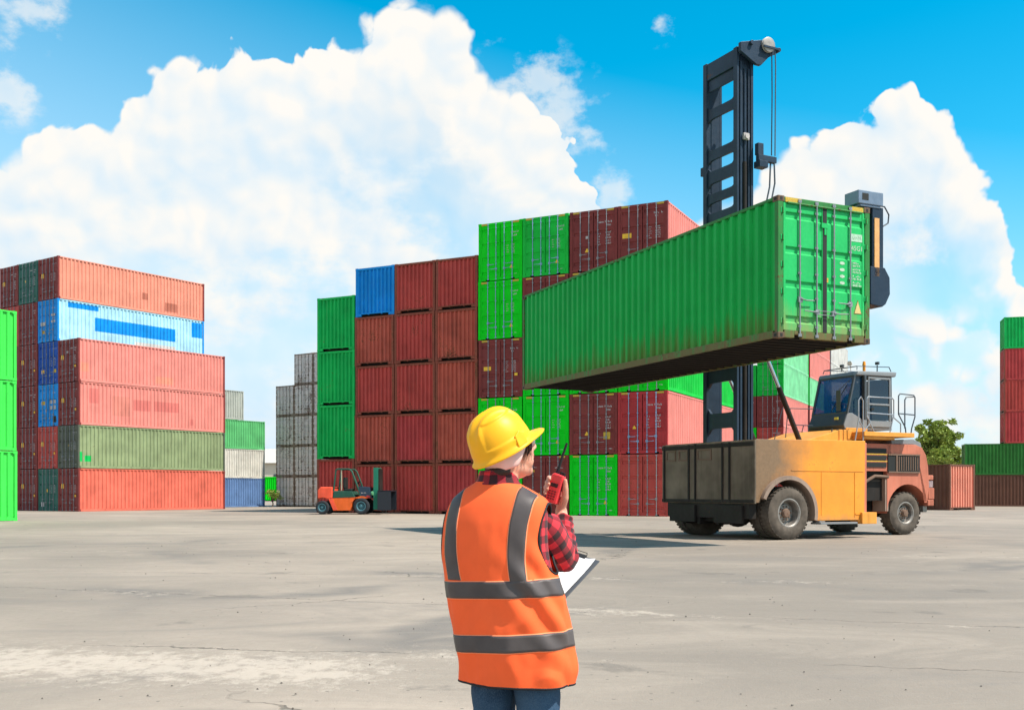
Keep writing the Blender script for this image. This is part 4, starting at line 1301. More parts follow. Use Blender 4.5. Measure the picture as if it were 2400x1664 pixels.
for z0, z1, c in ((11.10, 11.36, 0.08), (10.00, 10.26, 0.08), (9.38, 9.70, 0.10), (8.86, 9.10, 0.06), (8.1, 8.58, 0.08), (7.2, 7.6, 0.08), (5.4, 5.8, 0.1), (4.08, 4.42, 0.14), (2.86, 3.26, 0.14)):
    plate(z0, z1, c)
b = MB(); b.box(-0.60, -0.10, 1.402, 2.498, 12.16, 12.60); b.box(-0.545, -0.50, 1.402, 2.498, 11.85, 12.158); b.build('crown_beam', M_MAST, MAST, bevel=0.01)
b = MB(); b.prism([(-0.62, 12.45), (-0.62, 12.68), (0.08, 12.86), (0.62, 12.72), (0.60, 12.62), (0.30, 12.45), (0.05, 12.2), (-0.1, 12.2)], 'y', 1.10, 1.20); b.cyl((0.60, 1.02, 12.68), (0.60, 1.30, 12.68), 0.055, n=10); b.cyl((-0.30, 1.02, 12.70), (-0.30, 1.30, 12.70), 0.06, n=10)
b.build('sheave_bracket', M_MAST, MAST, bevel=0.01)
b = MB(); b.lathe([(0.05, 0), (0.17, 0.0), (0.195, 0.012), (0.17, 0.03), (0.17, 0.06), (0.195, 0.078), (0.17, 0.09), (0.05, 0.09)], (0.24, 1.0, 12.74), (0, 1, 0), 32); b.build('sheave', plain('pale_sheave', (0.27, 0.255, 0.24), 0.5, 0.1), MAST, smooth=40)
b = MB(); b.bar((0.05, 0.985, 12.66), (0.52, 0.985, 12.66), 0.025, 0.05); b.build('sheave_guard', M_MAST, MAST)
b = MB(); b.tube([(0.45, 1.03, 12.72), (0.47, 1.03, 12.2), (0.45, 1.03, 9.9)], 0.016, 7); b.build('hose', M_RAILD, MAST)
b = MB(); b.tube([(0.36, 1.05, 12.6), (0.37, 1.05, 11.5), (0.35, 1.05, 9.9)], 0.016, 7); b.build('hose', M_MAST, MAST)
b = MB(); b.tube([(-0.05, 2.0, 12.16), (-0.05, 2.0, 8.0)], 0.016, 6); b.build('lift_chain', M_BLACKIRON, MAST)
b = MB(); b.box(-0.08, 0.52, 1.04, 1.16, 9.72, 9.88); b.box(-0.08, 0.20, 1.0, 1.24, 9.55, 9.72); b.box(-0.08, 0.1, 1.06, 1.2, 9.88, 10.18); b.build('hose_bracket', M_MAST, MAST, bevel=0.01)
b = MB(); b.tube([(0.45, 1.06, 9.72), (0.47, 1.06, 9.2), (0.36, 1.06, 8.75), (0.16, 1.1, 8.5), (0.05, 1.12, 8.1)], 0.022, 7); b.tube([(0.36, 1.1, 9.72), (0.33, 1.1, 9.1), (0.2, 1.1, 8.6), (0.1, 1.12, 8.0)], 0.022, 7); b.build('hose', M_RAILD, MAST, smooth=50)
b = MB(); b.box(-0.44, -0.26, 1.19, 1.245, 10.25, 10.42); b.cyl((-0.35, 1.15, 10.33), (-0.35, 1.19, 10.33), 0.07, n=12); b.build('roller', plain('pale_roller', (0.42, 0.38, 0.36), 0.5), MAST, bevel=0.005)
b = MB(); b.box(-0.60, -0.35, 2.65, 2.78, 9.68, 9.9); b.build('hose_bracket', M_MAST, MAST)
# tilt rams from deck to mast
for y in (1.08, 2.82):
    b = MB(); b.tube([(1.35, y, 2.50), (0.62, y, 3.92)], 0.068, 14); b.build('tilt_cylinder', M_BLACKIRON, TRK, smooth=40)
    b = MB(); b.tube([(0.66, y, 3.84), (0.02, y, 5.05)], 0.05, 12); b.cyl((0.02, y - 0.06, 5.05), (0.02, y + 0.06, 5.05), 0.12, n=14); b.build('tilt_rod', M_CHROME, TRK, smooth=40)
# spreader holding the container from behind its long side
SPR = empty('spreader', (0, 0, 0)); SPR.parent = TRK
ti = MX.Rotation(-0.48, 3, 'Z')
def tl(p):
    return ti @ (V(p) - V((6.9, 26.0, 0)))
cx_ = V((math.cos(ly), math.sin(ly), 0))                       # along the container
cb = V((5.34, 21.01, 0)) + lw * (CW * 0.99)                    # its near rear lower edge
def sp(a, d, z):
    return tl(cb + cx_ * a + lw * d + V((0, 0, z)))
def spbox(b, a0, a1, d0, d1, z0, z1):
    vs = [sp(a, d, z) for z in (z0, z1) for d in (d0, d1) for a in (a0, a1)]
    b.add(vs, [(0, 2, 3, 1), (4, 5, 7, 6), (0, 1, 5, 4), (2, 6, 7, 3), (0, 4, 6, 2), (1, 3, 7, 5)])
b = MB(); spbox(b, 0.35, 11.7, 0.05, 0.30, 6.55, 6.95); b.build('spreader_beam', M_MAST, SPR, bevel=0.01)
b = MB(); spbox(b, 4.2, 7.9, 0.03, 0.22, 5.9, 6.54); spbox(b, 4.6, 4.9, 0.02, 0.18, 4.9, 5.9); spbox(b, 7.2, 7.5, 0.02, 0.18, 4.9, 5.9); b.build('carriage', M_BLACKIRON, SPR, bevel=0.01)
for a0 in (0.0, 11.72):
    b = MB(); spbox(b, a0 + 0.02, a0 + 0.33, 0.10, 0.40, 5.85, 7.22); b.build('side_arm', M_MAST, SPR, bevel=0.012)
    b = MB()
    vs = []
    pr = [(0.03, 5.15), (0.03, 5.95), (0.42, 5.95), (0.56, 5.75), (0.57, 5.40), (0.45, 5.18), (0.36, 5.12)]
    n = len(pr)
    for a in (a0 + 0.0, a0 + 0.36):
        vs += [sp(a, d, z) for d, z in pr]
    b.add(vs, [tuple(range(n)), tuple(range(2 * n - 1, n - 1, -1))] + [(i, i + n, (i + 1) % n + n, (i + 1) % n) for i in range(n)])
    b.build('arm_guide', M_MAST, SPR, bevel=0.012)
    b = MB(); spbox(b, a0 - 0.02, a0 + 0.40, -0.32, 0.36, 7.24, 7.52); spbox(b, a0 + 0.0, a0 + 0.36, -0.25, 0.30, 7.19, 7.24); b.build('twistlock_head', plain('blue_grey_steel', (0.14, 0.19, 0.26), 0.4, 0.1), SPR, bevel=0.012)
    b = MB(); spbox(b, a0 - 0.0, a0 + 0.019, 0.14, 0.27, 5.75, 6.98); b.build('marker_strip', plain('faded_orange_strip', (0.62, 0.33, 0.12), 0.6), SPR)
b = MB(); b.tube([sp(0.05, 0.28, 7.26), sp(0.05, 0.46, 7.26), sp(0.05, 0.58, 7.10), sp(0.05, 0.56, 6.92), sp(0.05, 0.42, 6.84)], 0.016, 7); b.build('hose', M_RAILD, SPR, smooth=50)
b = MB(); spbox(b, -0.025, -0.021, -0.22, -0.05, 7.32, 7.46); b.build('head_recess', M_GASKET, SPR)

# ---------------------------------------------------------------- forklift
FK = empty('forklift', (-9.72, 54.6, 0.0), -0.10)
tag(FK, 'small orange and green forklift parked in the shade against the red containers', 'forklift')
M_FO = paint('forklift_orange', (0.75, 0.13, 0.025), rust=0.1)
M_FR = paint('forklift_red_orange', (0.80, 0.10, 0.05), rust=0.05)
M_FG = paint('forklift_green', (0.022, 0.085, 0.062), rust=0.1)
M_FGB = paint('forklift_bright_green', (0.02, 0.17, 0.11), rust=0.1)
M_FT = plain('forklift_tyre', (0.020, 0.024, 0.030), 0.85)
M_FRIM = plain('teal_rim', (0.05, 0.14, 0.17), 0.5)
# local x forward, y away from the camera; wheels at x=0 (rear) and 2.05
for x, r in ((0.0, 0.36), (2.05, 0.43)):
    for y0, y1 in ((-0.75, -0.48), (0.75, 0.48)):
        wheel('wheel', FK, x, y0, y1, r, r * 0.56, 0.4, M_FT, M_FRIM, M_FRIM, lugs=0)
ra_ = arch(0.0, 0.38, 0.45, 0, 88, 8)[::-1]
b = MB(); b.prism([(-0.27, 0.82), (-0.27, 1.25), (-0.12, 1.42), (0.52, 1.42), (0.50, 0.84)] + arch(0.0, 0.38, 0.47, 60, 110, 5), 'y', -0.62, 0.62); b.build('counterweight', M_FR, FK, bevel=0.05)
b = MB(); b.prism([(0.42, 0.835), (2.55, 0.835)] + arch(2.05, 0.43, 0.52, 51, 180, 10) + [(1.50, 0.22), (0.55, 0.20)], 'y', -0.60, 0.60); b.build('body', M_FO, FK, bevel=0.02)
b = MB(); b.prism([(0.30, 0.834), (0.52, 0.834), (0.78, 0.24), (0.56, 0.22)], 'y', -0.615, -0.601); b.build('side_stripe', M_FR, FK)
b = MB(); b.prism([(0.50, 0.84), (0.55, 1.22), (1.55, 1.20), (1.72, 0.84)], 'y', -0.56, 0.56); b.build('engine_hood', M_FG, FK, bevel=0.03)
b = MB(); b.prism([(1.95, 0.84), (1.90, 1.45), (2.45, 1.40), (2.52, 0.84)], 'y', -0.56, 0.56); b.build('cowl', plain('navy_cowl', (0.014, 0.035, 0.065), 0.4), FK, bevel=0.02)
b = MB()
for y in (-0.52, 0.52):
    b.tube([(0.55, y, 1.2), (0.68, y, 2.28), (0.75, y, 2.34), (1.38, y, 2.34), (1.52, y, 2.22), (1.85, y, 1.35), (2.0, y, 0.86)], 0.045, 8)
for x in (0.75, 0.95, 1.15, 1.35):
    b.cyl((x, -0.52, 2.34), (x, 0.52, 2.34), 0.03, n=6)
b.build('overhead_guard', M_FG, FK, smooth=40)
b = MB(); b.box(1.0, 1.45, -0.25, 0.25, 1.20, 1.34); b.box(0.98, 1.12, -0.27, 0.27, 1.34, 1.92); b.build('seat', M_GASKET, FK, bevel=0.04)
b = MB(); b.bar((1.95, 0, 1.35), (1.72, 0, 1.62), 0.05, 0.05); b.lathe([(0.15, 0), (0.17, 0.012), (0.15, 0.024)], (1.72, 0, 1.62), (-0.6, 0, 0.75), 18); b.build('steering_wheel', M_GASKET, FK)
b = MB()
for y in (-0.36, 0.36):
    b.box(2.62, 2.86, y - 0.06, y + 0.06, 0.25, 2.42)
b.box(2.64, 2.82, -0.30, 0.30, 2.30, 2.42); b.box(2.64, 2.82, -0.30, 0.30, 1.3, 1.42)
b.build('mast', M_FGB, FK, bevel=0.008)
b = MB(); b.box(2.87, 2.95, -0.34, 0.34, 0.5, 2.36); b.build('inner_mast', M_BLACKIRON, FK)
b = MB(); b.box(2.96, 3.06, -0.66, 0.66, 0.98, 1.22); b.box(2.96, 3.06, -0.66, 0.66, 0.25, 0.45); b.box(2.9, 3.6, -0.70, -0.62, 0.22, 1.24); b.box(2.9, 3.6, 0.62, 0.70, 0.22, 1.24); b.box(2.9, 3.6, -0.70, 0.70, 1.18, 1.245)
for y in (-0.5, -0.3, -0.1, 0.1, 0.3, 0.5):
    b.box(2.97, 3.03, y - 0.03, y + 0.03, 0.45, 0.98)
b.build('carriage', plain('dark_carriage', (0.012, 0.016, 0.024), 0.45), FK, bevel=0.008)
for y in (-0.4, 0.4):
    b = MB(); b.box(3.06, 3.12, y - 0.06, y + 0.06, 0.10, 0.95); b.box(3.06, 4.15, y - 0.06, y + 0.06, 0.06, 0.10); b.build('fork', M_BLACKIRON, FK)
b = MB(); b.lathe([(0.02, 0), (0.09, 0.02), (0.11, 0.08), (0.11, 0.10)], (2.56, -0.62, 1.1), (1, -0.2, 0), 14); b.build('headlamp', plain('green_lamp', (0.10, 0.30, 0.15), 0.3), FK, smooth=40)
b = MB(); b.box(2.3, 2.5, -0.60, -0.56, 0.85, 0.98); b.build('indicator', plain('red_lens', (0.35, 0.02, 0.02), 0.3), FK)
b = MB(); glyphs(b, 2.02, 1.09, 5, 0.055, 0.05, random.Random(2), y=-0.566); b.build('lettering', M_WHITE, FK)
b = MB(); glyphs(b, 1.50, 0.60, 5, 0.05, 0.04, random.Random(3), y=-0.606); b.build('side_lettering', M_GASKET, FK)
b = MB(); b.box(0.95, 1.0, -0.54, -0.5, 1.25, 2.30); b.build('guard_post', plain('cream_post', (0.4, 0.36, 0.26), 0.5), FK)

# ---------------------------------------------------------------- vegetation and far things
def leaf_fn(t, b):
    o = t.add('ShaderNodeTexCoord').outputs['Object']
    n = t.noise(o, 1.1, 3, 0.6)
    r_ = t.noise(o, 9.0, 2)
    base = t.mix(t.mr(n, 0.35, 0.65), (0.20, 0.29, 0.045, 1), (0.37, 0.45, 0.11, 1))
    base = t.mix(t.mr(r_, 0.4, 0.7, 0.0, 0.5), base, (0.26, 0.29, 0.08, 1))
    t.put(b, 'Base Color', base)
    t.put(b, 'Roughness', 0.6)
    t.put(b, 'Specular IOR Level', 0.25)
    t.put(b, 'Transmission Weight', 0.0)
M_LEAF = mat('leaf_green', leaf_fn)
M_BARK = plain('bark', (0.085, 0.062, 0.045), 0.9, var=0.3)
def leaves(b, c, r, n, rnd, size):
    for _ in range(n):
        while True:
            p = V((rnd.uniform(-1, 1), rnd.uniform(-1, 1), rnd.uniform(-1, 1)))
            if p.length < 1:
                break
        p = V(c) + V((p.x * r[0], p.y * r[1], p.z * r[2]))
        a = V((rnd.gauss(0, 1), rnd.gauss(0, 1), rnd.gauss(0, 0.6))).normalized()
        q = a.orthogonal().normalized()
        q = (q * math.cos(1.3) + a.cross(q) * math.sin(rnd.uniform(0, 6))).normalized()
        s = size * rnd.uniform(0.6, 1.3)
        b.add([p - a * s, p + q * s * 0.45, p + a * s, p - q * s * 0.45], [(0, 1, 2, 3)])
def tree(loc, trunk_h, clumps, label, seed, size=0.16, per=260, cat='tree', name='tree', group=None):
    rnd = random.Random(seed)
    t = empty(name, loc)
    tag(t, label, cat, group)
    b = MB()
    b.tube([(0, 0, 0), (0.06, 0, trunk_h * 0.5), (-0.04, 0.05, trunk_h)], [trunk_h * 0.07 + 0.03, trunk_h * 0.055 + 0.02, trunk_h * 0.045 + 0.01], 8)
    b.build('trunk', M_BARK, t, smooth=50)
    for c in clumps:
        q = MB()
        m0 = V((c[0] * 0.35, c[1] * 0.35, trunk_h + (c[2] - trunk_h) * 0.5 - 0.1))
        q.tube([(-0.03, 0.03, trunk_h * 0.85), m0, c[:3]], [0.08 + 0.015 * trunk_h, 0.05 + 0.01 * trunk_h, 0.02], 6)
        q.build('branch', M_BARK, t, smooth=50)
    b = MB()
    for c in clumps:
        r = c[3]
        k = max(4, int(per * r * r))
        for _ in range(5):
            o2 = V((rnd.gauss(0, 0.45), rnd.gauss(0, 0.45), rnd.gauss(0, 0.35))) * r
            leaves(b, V(c[:3]) + o2, (r * 0.55, r * 0.55, r * 0.42), k // 5, rnd, size)
    b.build('crown', M_LEAF, t, fix=False)
    return t
rt = random.Random(11)
cl = []
for i in range(40):
    a = rt.uniform(0, 6.28); u = rt.uniform(0.0, 1.0) ** 0.6
    h = rt.uniform(0, 1)
    cl.append((2.5 * u * math.cos(a) * (1.0 - 0.35 * h), 2.6 * u * math.sin(a), 4.5 + 3.9 * h, rt.uniform(0.7, 1.1)))
tree((47.6, 118.0, 0), 3.4, cl, 'round green tree standing alone beyond the yard against the sky', 5, 0.26, 300)
tree((39.7, 76.0, 0), 0.5, [(x, rt.uniform(-.3, .3), rt.uniform(0.5, 1.1), 0.5) for x in (-1.4, -0.8, -0.2, 0.4, 1.0, 1.5)], 'scrubby dark bush at the foot of the right-edge stack', 9, 0.09, 520, 'bush', 'bush')
tree((-18.25, 79.6, 0), 0.5, [(rt.uniform(-.25, .25), rt.uniform(-.5, .5), rt.uniform(0.3, 1.2), 0.36) for _ in range(7)], 'dark bush between the blue container and the grimy white stack', 10, 0.09, 520, 'bush', 'bush')
# a dark planked boundary wall and a wood behind it
wl = empty('boundary_wall', (0, 0, 0)); tag(wl, 'dark weathered boundary wall behind the handler and the pink container', 'wall')
M_WALL = paint('dark_mossy_wall', (0.050, 0.036, 0.024), rust=0.5, streak=0.6, fade=0.4)
b = MB(); b.box(22.0, 75.0, 84.0, 84.25, 0, 3.0)
b.build('wall_panel', M_WALL, wl)
b = MB()
for i in range(26):
    b.box(22.0 + i * 2.1, 22.18 + i * 2.1, 83.86, 83.998, 0, 3.1)
b.build('wall_pier', M_WALL, wl)
rw_ = random.Random(21)
b = MB()
for i in range(120):
    x = rw_.uniform(-80, 110); y = rw_.uniform(150, 175); h = rw_.uniform(3.0, 5.6)
    for _ in range(5):
        leaves(b, (x + rw_.gauss(0, 1.4), y, rw_.uniform(1.0, h)), (1.6, 1.0, 1.1), 26, rw_, 0.55)
wd_ = b.build('wood', M_LEAF, None, fix=False)
tag(wd_, 'low belt of trees along the far edge of the yard', 'wood', kind='stuff')
# pale shed in the gap at the left
sh = empty('warehouse', (-36.0, 150.0, 0)); tag(sh, 'pale low warehouse seen through the gap beside the grimy white stack', 'warehouse')
b = MB(); b.box(-14, 14, 0, 18, 0, 5.2); b.build('wall', plain('cream_wall', (0.55, 0.49, 0.40), 0.8), sh)
b = MB(); b.prism([(-0.5, 5.2), (18.5, 5.2), (9, 7.6)], 'x', -14.4, 14.4); b.build('roof', plain('pale_roof', (0.48, 0.45, 0.40), 0.7), sh)
b = MB()
for x in (-9, -3, 3, 9):
    b.box(x - 1.2, x + 1.2, -0.06, -0.002, 1.2, 3.6)
b.build('window', plain('dark_window', (0.06, 0.07, 0.08), 0.3), sh)
container('bright green', (-28.6, 124.0, 0), 1.571 + 0.0, 1.0, 'bright green container seen through the gap before the warehouse', None, end='blind', letters=-1)
# loose stones on the slab
rg = random.Random(3)
b = MB()
for i in range(230):
    d = 4.6 + 22 * rg.random() ** 1.8
    x = rg.uniform(-0.52, 0.52) * d
    r_ = rg.uniform(0.003, 0.008) * (1 + 0.04 * d)
    vs = []
    for k in range(6):
        dirs = ((1, 0, 0), (-1, 0, 0), (0, 1, 0), (0, -1, 0), (0, 0, 1), (0, 0, -0.4))[k]
        q = r_ * rg.uniform(0.6, 1.3)
        vs.append((x + dirs[0] * q, d + dirs[1] * q, 0.002 + r_ * 0.3 + dirs[2] * q * 0.8))
    b.add(vs, [(0, 2, 4), (2, 1, 4), (1, 3, 4), (3, 0, 4), (2, 0, 5), (1, 2, 5), (3, 1, 5), (0, 3, 5)])
st = b.build('loose_stones', plain('dark_stone', (0.10, 0.085, 0.07), 0.9, var=0.4, scale=3))
tag(st, 'small dark stones scattered over the concrete', 'stones', kind='stuff')
# ---------------------------------------------------------------- the yard worker
def fuse(mb, voxel, smooth=6):
    """one continuous skin round overlapping shapes"""
    me = mb.mesh('fused')
    o = bpy.data.objects.new('fused', me)
    COL.objects.link(o)
    r = o.modifiers.new('r', 'REMESH'); r.mode = 'VOXEL'; r.voxel_size = voxel; r.use_smooth_shade = True
    s = o.modifiers.new('s', 'SMOOTH'); s.iterations = smooth; s.factor = 0.5
    dg = bpy.context.evaluated_depsgraph_get()
    out_ = bpy.data.meshes.new_from_object(o.evaluated_get(dg))
    bpy.data.objects.remove(o)
    bpy.data.meshes.remove(me)
    return out_
def cap(b, p0, p1, r0, r1, n=16):
    p0, p1 = V(p0), V(p1)
    k = 8
    b.tube([p0.lerp(p1, i / k) for i in range(k + 1)], [r0 + (r1 - r0) * i / k for i in range(k + 1)], n)
    b.ball(p0, r0, 16, 10); b.ball(p1, r1, 16, 10)

def skin_fn(t, b):
    o = t.add('ShaderNodeTexCoord').outputs['Object']
    n = t.noise(o, 14, 4)
    t.put(b, 'Base Color', t.mix(t.mr(n, 0.3, 0.7), (0.70, 0.36, 0.25, 1), (0.60, 0.28, 0.19, 1)))
    t.put(b, 'Roughness', 0.5)
    t.put(b, 'Subsurface Weight', 0.25)
    t.put(b, 'Subsurface Radius', (0.02, 0.008, 0.005))
    t.put(b, 'Subsurface Scale', 0.35)
    t.put(b, 'Specular IOR Level', 0.3)
    bump(t, b, t.noise(o, 180, 3), 0.06, 0.001)
M_SKIN = mat('skin', skin_fn)
def cloth_fn(col, weave=900, sheen=0.0, var=0.06):
    def fn(t, b):
        o = t.add('ShaderNodeTexCoord').outputs['Object']
        n = t.noise(o, 9, 4, 0.6)
        f = t.mr(n, 0.3, 0.7, 1 - var, 1 + var)
        t.put(b, 'Base Color', t.mix(1.0, c4(col), t.comb(f, f, f), 'MULTIPLY'))
        t.put(b, 'Roughness', 0.75)
        t.put(b, 'Specular IOR Level', 0.25)
        if sheen:
            t.put(b, 'Sheen Weight', sheen)
        bump(t, b, t.m('ADD', t.noise(o, weave, 2), t.m('MULTIPLY', n, 5.0)), 0.15, 0.002)
    return fn
M_VEST = mat('orange_safety_fabric', cloth_fn((1.0, 0.135, 0.035), 700))
def strip_fn(t, b):
    o = t.add('ShaderNodeTexCoord').outputs['Object']
    n = t.noise(o, 6, 4, 0.6)
    w = t.vor(o, 420, 'F1')
    base = t.mix(t.mr(n, 0.35, 0.7), (0.068, 0.056, 0.056, 1), (0.098, 0.083, 0.081, 1))
    t.put(b, 'Base Color', base)
    t.put(b, 'Roughness', 0.5)
    t.put(b, 'Specular IOR Level', 0.3)
    bump(t, b, w, 0.12, 0.001)
M_STRIP = mat('reflective_grey_tape', strip_fn)
M_BIND = plain('black_binding', (0.010, 0.009, 0.010), 0.7)
def plaid_fn(t, b):
    uv = t.add('ShaderNodeTexCoord').outputs['UV']
    o = t.add('ShaderNodeTexCoord').outputs['Object']
    w = t.vm('ADD', uv, t.vm('SCALE', t.vm('SUBTRACT', t.noise(o, 14, 3, color=True), (0.5, 0.5, 0.5)), sc=0.012))
    x, y, _ = t.xyz(w)
    def band(q):
        f = t.m('FRACT', t.m('MULTIPLY', q, 1 / 0.050))
        return t.m('MULTIPLY', t.mr(f, 0.0, 0.04), t.mr(f, 0.54, 0.50))
    a, c = band(x), band(y)
    base = t.mix(t.m('MAXIMUM', a, c), (0.74, 0.026, 0.040, 1), (0.22, 0.010, 0.018, 1))
    base = t.mix(t.m('MULTIPLY', a, c), base, (0.009, 0.007, 0.009, 1))
    tw = t.noise(t.vm('MULTIPLY', uv, (1400, 420, 1)), 1.0, 2)
    t.put(b, 'Base Color', t.mix(t.mr(tw, 0.35, 0.7, 0.0, 0.10), base, (0.75, 0.16, 0.18, 1)))
    t.put(b, 'Roughness', 0.85)
    t.put(b, 'Sheen Weight', 0.15)
    t.put(b, 'Specular IOR Level', 0.2)
    bump(t, b, tw, 0.15, 0.001)
M_PLAID = mat('red_black_plaid', plaid_fn)
def denim_fn(t, b):
    o = t.add('ShaderNodeTexCoord').outputs['Object']
    n = t.noise(o, 7, 5, 0.6)
    f = t.noise(t.vm('MULTIPLY', o, (700, 700, 160)), 1.0, 2)
    base = t.mix(t.mr(n, 0.35, 0.68), (0.012, 0.036, 0.080, 1), (0.034, 0.080, 0.145, 1))
    t.put(b, 'Base Color', t.mix(t.mr(f, 0.4, 0.7, 0.0, 0.25), base, (0.16, 0.24, 0.33, 1)))
    t.put(b, 'Roughness', 0.85)
    t.put(b, 'Specular IOR Level', 0.2)
    bump(t, b, f, 0.2, 0.001)
M_DENIM = mat('blue_denim', denim_fn)
M_HELM = plain('yellow_hard_hat_plastic', (0.90, 0.42, 0.010), 0.42, var=0.05, scale=6, spec=0.3, bmp=0.02)
M_CLOTHW = mat('pale_pink_cloth', cloth_fn((0.80, 0.52, 0.47), 500))
M_HAIR = plain('dark_brown_hair', (0.028, 0.014, 0.010), 0.5)

# head frame: turned well to the right and tipped back, looking up at the container
HO = V((-0.0316, 3.42, 1.362))
hf = V((0.75, 0.433, 0.5)); hr = V((0.5, -0.866, 0.0)); hu = V((-0.433, -0.25, 0.866))
HM = MX((hf, hr, hu)).transposed()
def hp(f, r, u):
    return HO + hf * f + hr * r + hu * u
FHf = V((0.853, 0.4925, 0.174)); FHu = V((-0.1507, -0.087, 0.9848))
FM = MX((FHf, hr, FHu)).transposed()
def fp(f, r, u):
    return HO + FHf * f + hr * r + FHu * u
# torso frame
TY = R(25)
tr = V((math.cos(TY), -math.sin(TY), 0)); tf = V((math.sin(TY), math.cos(TY), 0))
SEC = [  # z, centre x, half width seen, depth
    (0.598, 0.010, 0.181, 0.128), (0.646, 0.0139, 0.1875, 0.130), (0.706, 0.0056, 0.189, 0.130), (0.8006, -0.0076, 0.190, 0.126), (0.892, -0.026, 0.188, 0.120),
    (0.956, -0.040, 0.182, 0.117), (1.0256, -0.049, 0.177, 0.116), (1.109, -0.048, 0.173, 0.112), (1.1575, -0.043, 0.166, 0.104), (1.192, -0.042, 0.148, 0.092), (1.221, -0.047, 0.108, 0.074), (1.247, -0.052, 0.062, 0.056)]
def sec(z):
    if z <= SEC[0][0]:
        return SEC[0][1:]
    for i in range(len(SEC) - 1):
        if z <= SEC[i + 1][0]:
            break
    else:
        return SEC[-1][1:]
    p1, p2 = SEC[i], SEC[i + 1]
    p0 = SEC[max(0, i - 1)]; p3 = SEC[min(len(SEC) - 1, i + 2)]
    h = p2[0] - p1[0]
    t = (z - p1[0]) / h
    o = []
    for k in (1, 2, 3):
        m1 = (p2[k] - p0[k]) / (p2[0] - p0[0]) * h
        m2 = (p3[k] - p1[k]) / (p3[0] - p1[0]) * h if p3[0] != p1[0] else 0
        o.append((2 * t**3 - 3 * t**2 + 1) * p1[k] + (t**3 - 2 * t**2 + t) * m1 + (-2 * t**3 + 3 * t**2) * p2[k] + (t**3 - t**2) * m2)
    return o
def ab(z):
    cx, hw, b = sec(z)
    a = math.sqrt(max(1e-5, hw * hw - (b * math.sin(TY)) ** 2)) / math.cos(TY)
    return cx, a, b
def sp_(v, e):
    return math.copysign(abs(v) ** e, v)
def fold(p, th, z):
    """soft creases: long vertical ones from the shoulder blades down, slanting ones at the right hip"""
    k = min(1.0, max(0.0, (1.22 - z) / 0.25))
    low = min(1.0, max(0.0, (0.98 - z) / 0.3))
    d = 0.0085 * MN.noise(V((p.x * 13, p.y * 13, z * 3.0)))
    n1_ = MN.noise(V((p.x * 9 + 3, p.y * 9, z * 5.0)))
    d += 0.0060 * (0.5 - min(1.0, abs(n1_) * 4.5)) * (0.35 + 0.65 * low)
    d += 0.0030 * MN.noise(V((p.x * 30, p.y * 30, z * 9.0 + 5)))
    d += low * 0.0075 * math.sin(th * 7 + 2.2 * math.sin(z * 5)) * (0.6 + MN.noise(V((th * 2, z * 3, 3))))
    s = math.sin(38 * (z - 0.85) + 9 * th)
    side = math.exp(-((th - 5.6) / 0.55) ** 2) * math.exp(-((z - 0.88) / 0.13) ** 2)
    d += 0.011 * side * s
    d += 0.0030 * math.exp(-((th - 5.95) / 0.5) ** 2) * math.sin(60 * z + 6 * th) * k
    return d * k
def tors(th, z, off=0.0, folds=True):
    cx, a, b = ab(z)
    c, s = math.cos(th), math.sin(th)
    e = 0.90
    p = V((cx, 3.42, z)) + tr * (a * sp_(c, e)) + tf * (b * sp_(s, e))
    nrm = (tr * (c / a) + tf * (s / b)).normalized()
    if z > 1.15:
        nrm = (nrm + V((0, 0, min(1.2, (z - 1.15) * 14)))).normalized()
    return p + nrm * (off + (fold(p, th, z) if folds else 0))
AH = dict(f0=0.012, rf=0.064, z0=1.066, rz=0.112)
def hole_e(th, z):
    cx, a, b = ab(z)
    l = a * sp_(math.cos(th), 0.9); f = b * sp_(math.sin(th), 0.9)
    return math.hypot((f - AH['f0']) / AH['rf'], (z - AH['z0']) / AH['rz']), l
NT_, NZ_ = 168, 150
zs = [0.598 + (1.247 - 0.598) * i / NZ_ for i in range(NZ_ + 1)]
def on_hole(th, z):
    """nearest point of the armhole edge in (th, z)"""
    cx, a, b = ab(z)
    f = b * sp_(math.sin(th), 0.9)
    q = math.atan2((z - AH['z0']) / AH['rz'], (f - AH['f0']) / AH['rf'])
    z2 = AH['z0'] + AH['rz'] * math.sin(q)
    f2 = AH['f0'] + AH['rf'] * math.cos(q)
    _, a2, b2 = ab(z2)
    s = sp_(max(-1, min(1, f2 / b2)), 1 / 0.9)
    t2 = math.asin(max(-1, min(1, s)))
    if math.cos(th) < 0:
        t2 = math.pi - t2
    return t2, z2
pts = []; keep = []
for z in zs:
    row = []; kr = []
    for k in range(NT_):
        th = 2 * math.pi * k / NT_
        e, l = hole_e(th, z)
        if abs(l) > 0.05 and e < 1.0:
            kr.append(False)
            row.append((th, z, e))
        else:
            kr.append(True)
            row.append((th, z, e))
    pts.append(row); keep.append(kr)
b = MB()
vid = {}
def vv(i, k):
    k %= NT_
    if (i, k) not in vid:
        th, z, e = pts[i][k]
        if not keep[i][k]:
            th, z = on_hole(th, z)
        vid[(i, k)] = len(b.v)
        b.v.append(tuple(tors(th, z)))
    return vid[(i, k)]
for i in range(NZ_):
    for k in range(NT_):
        q = [(i, k), (i, k + 1), (i + 1, k + 1), (i + 1, k)]
        n_ = sum(keep[a][c % NT_] for a, c in q)
        if n_ >= 2:
            ids = [vv(a, c) for a, c in q]
            b.f.append(ids); b.mi.append(0)

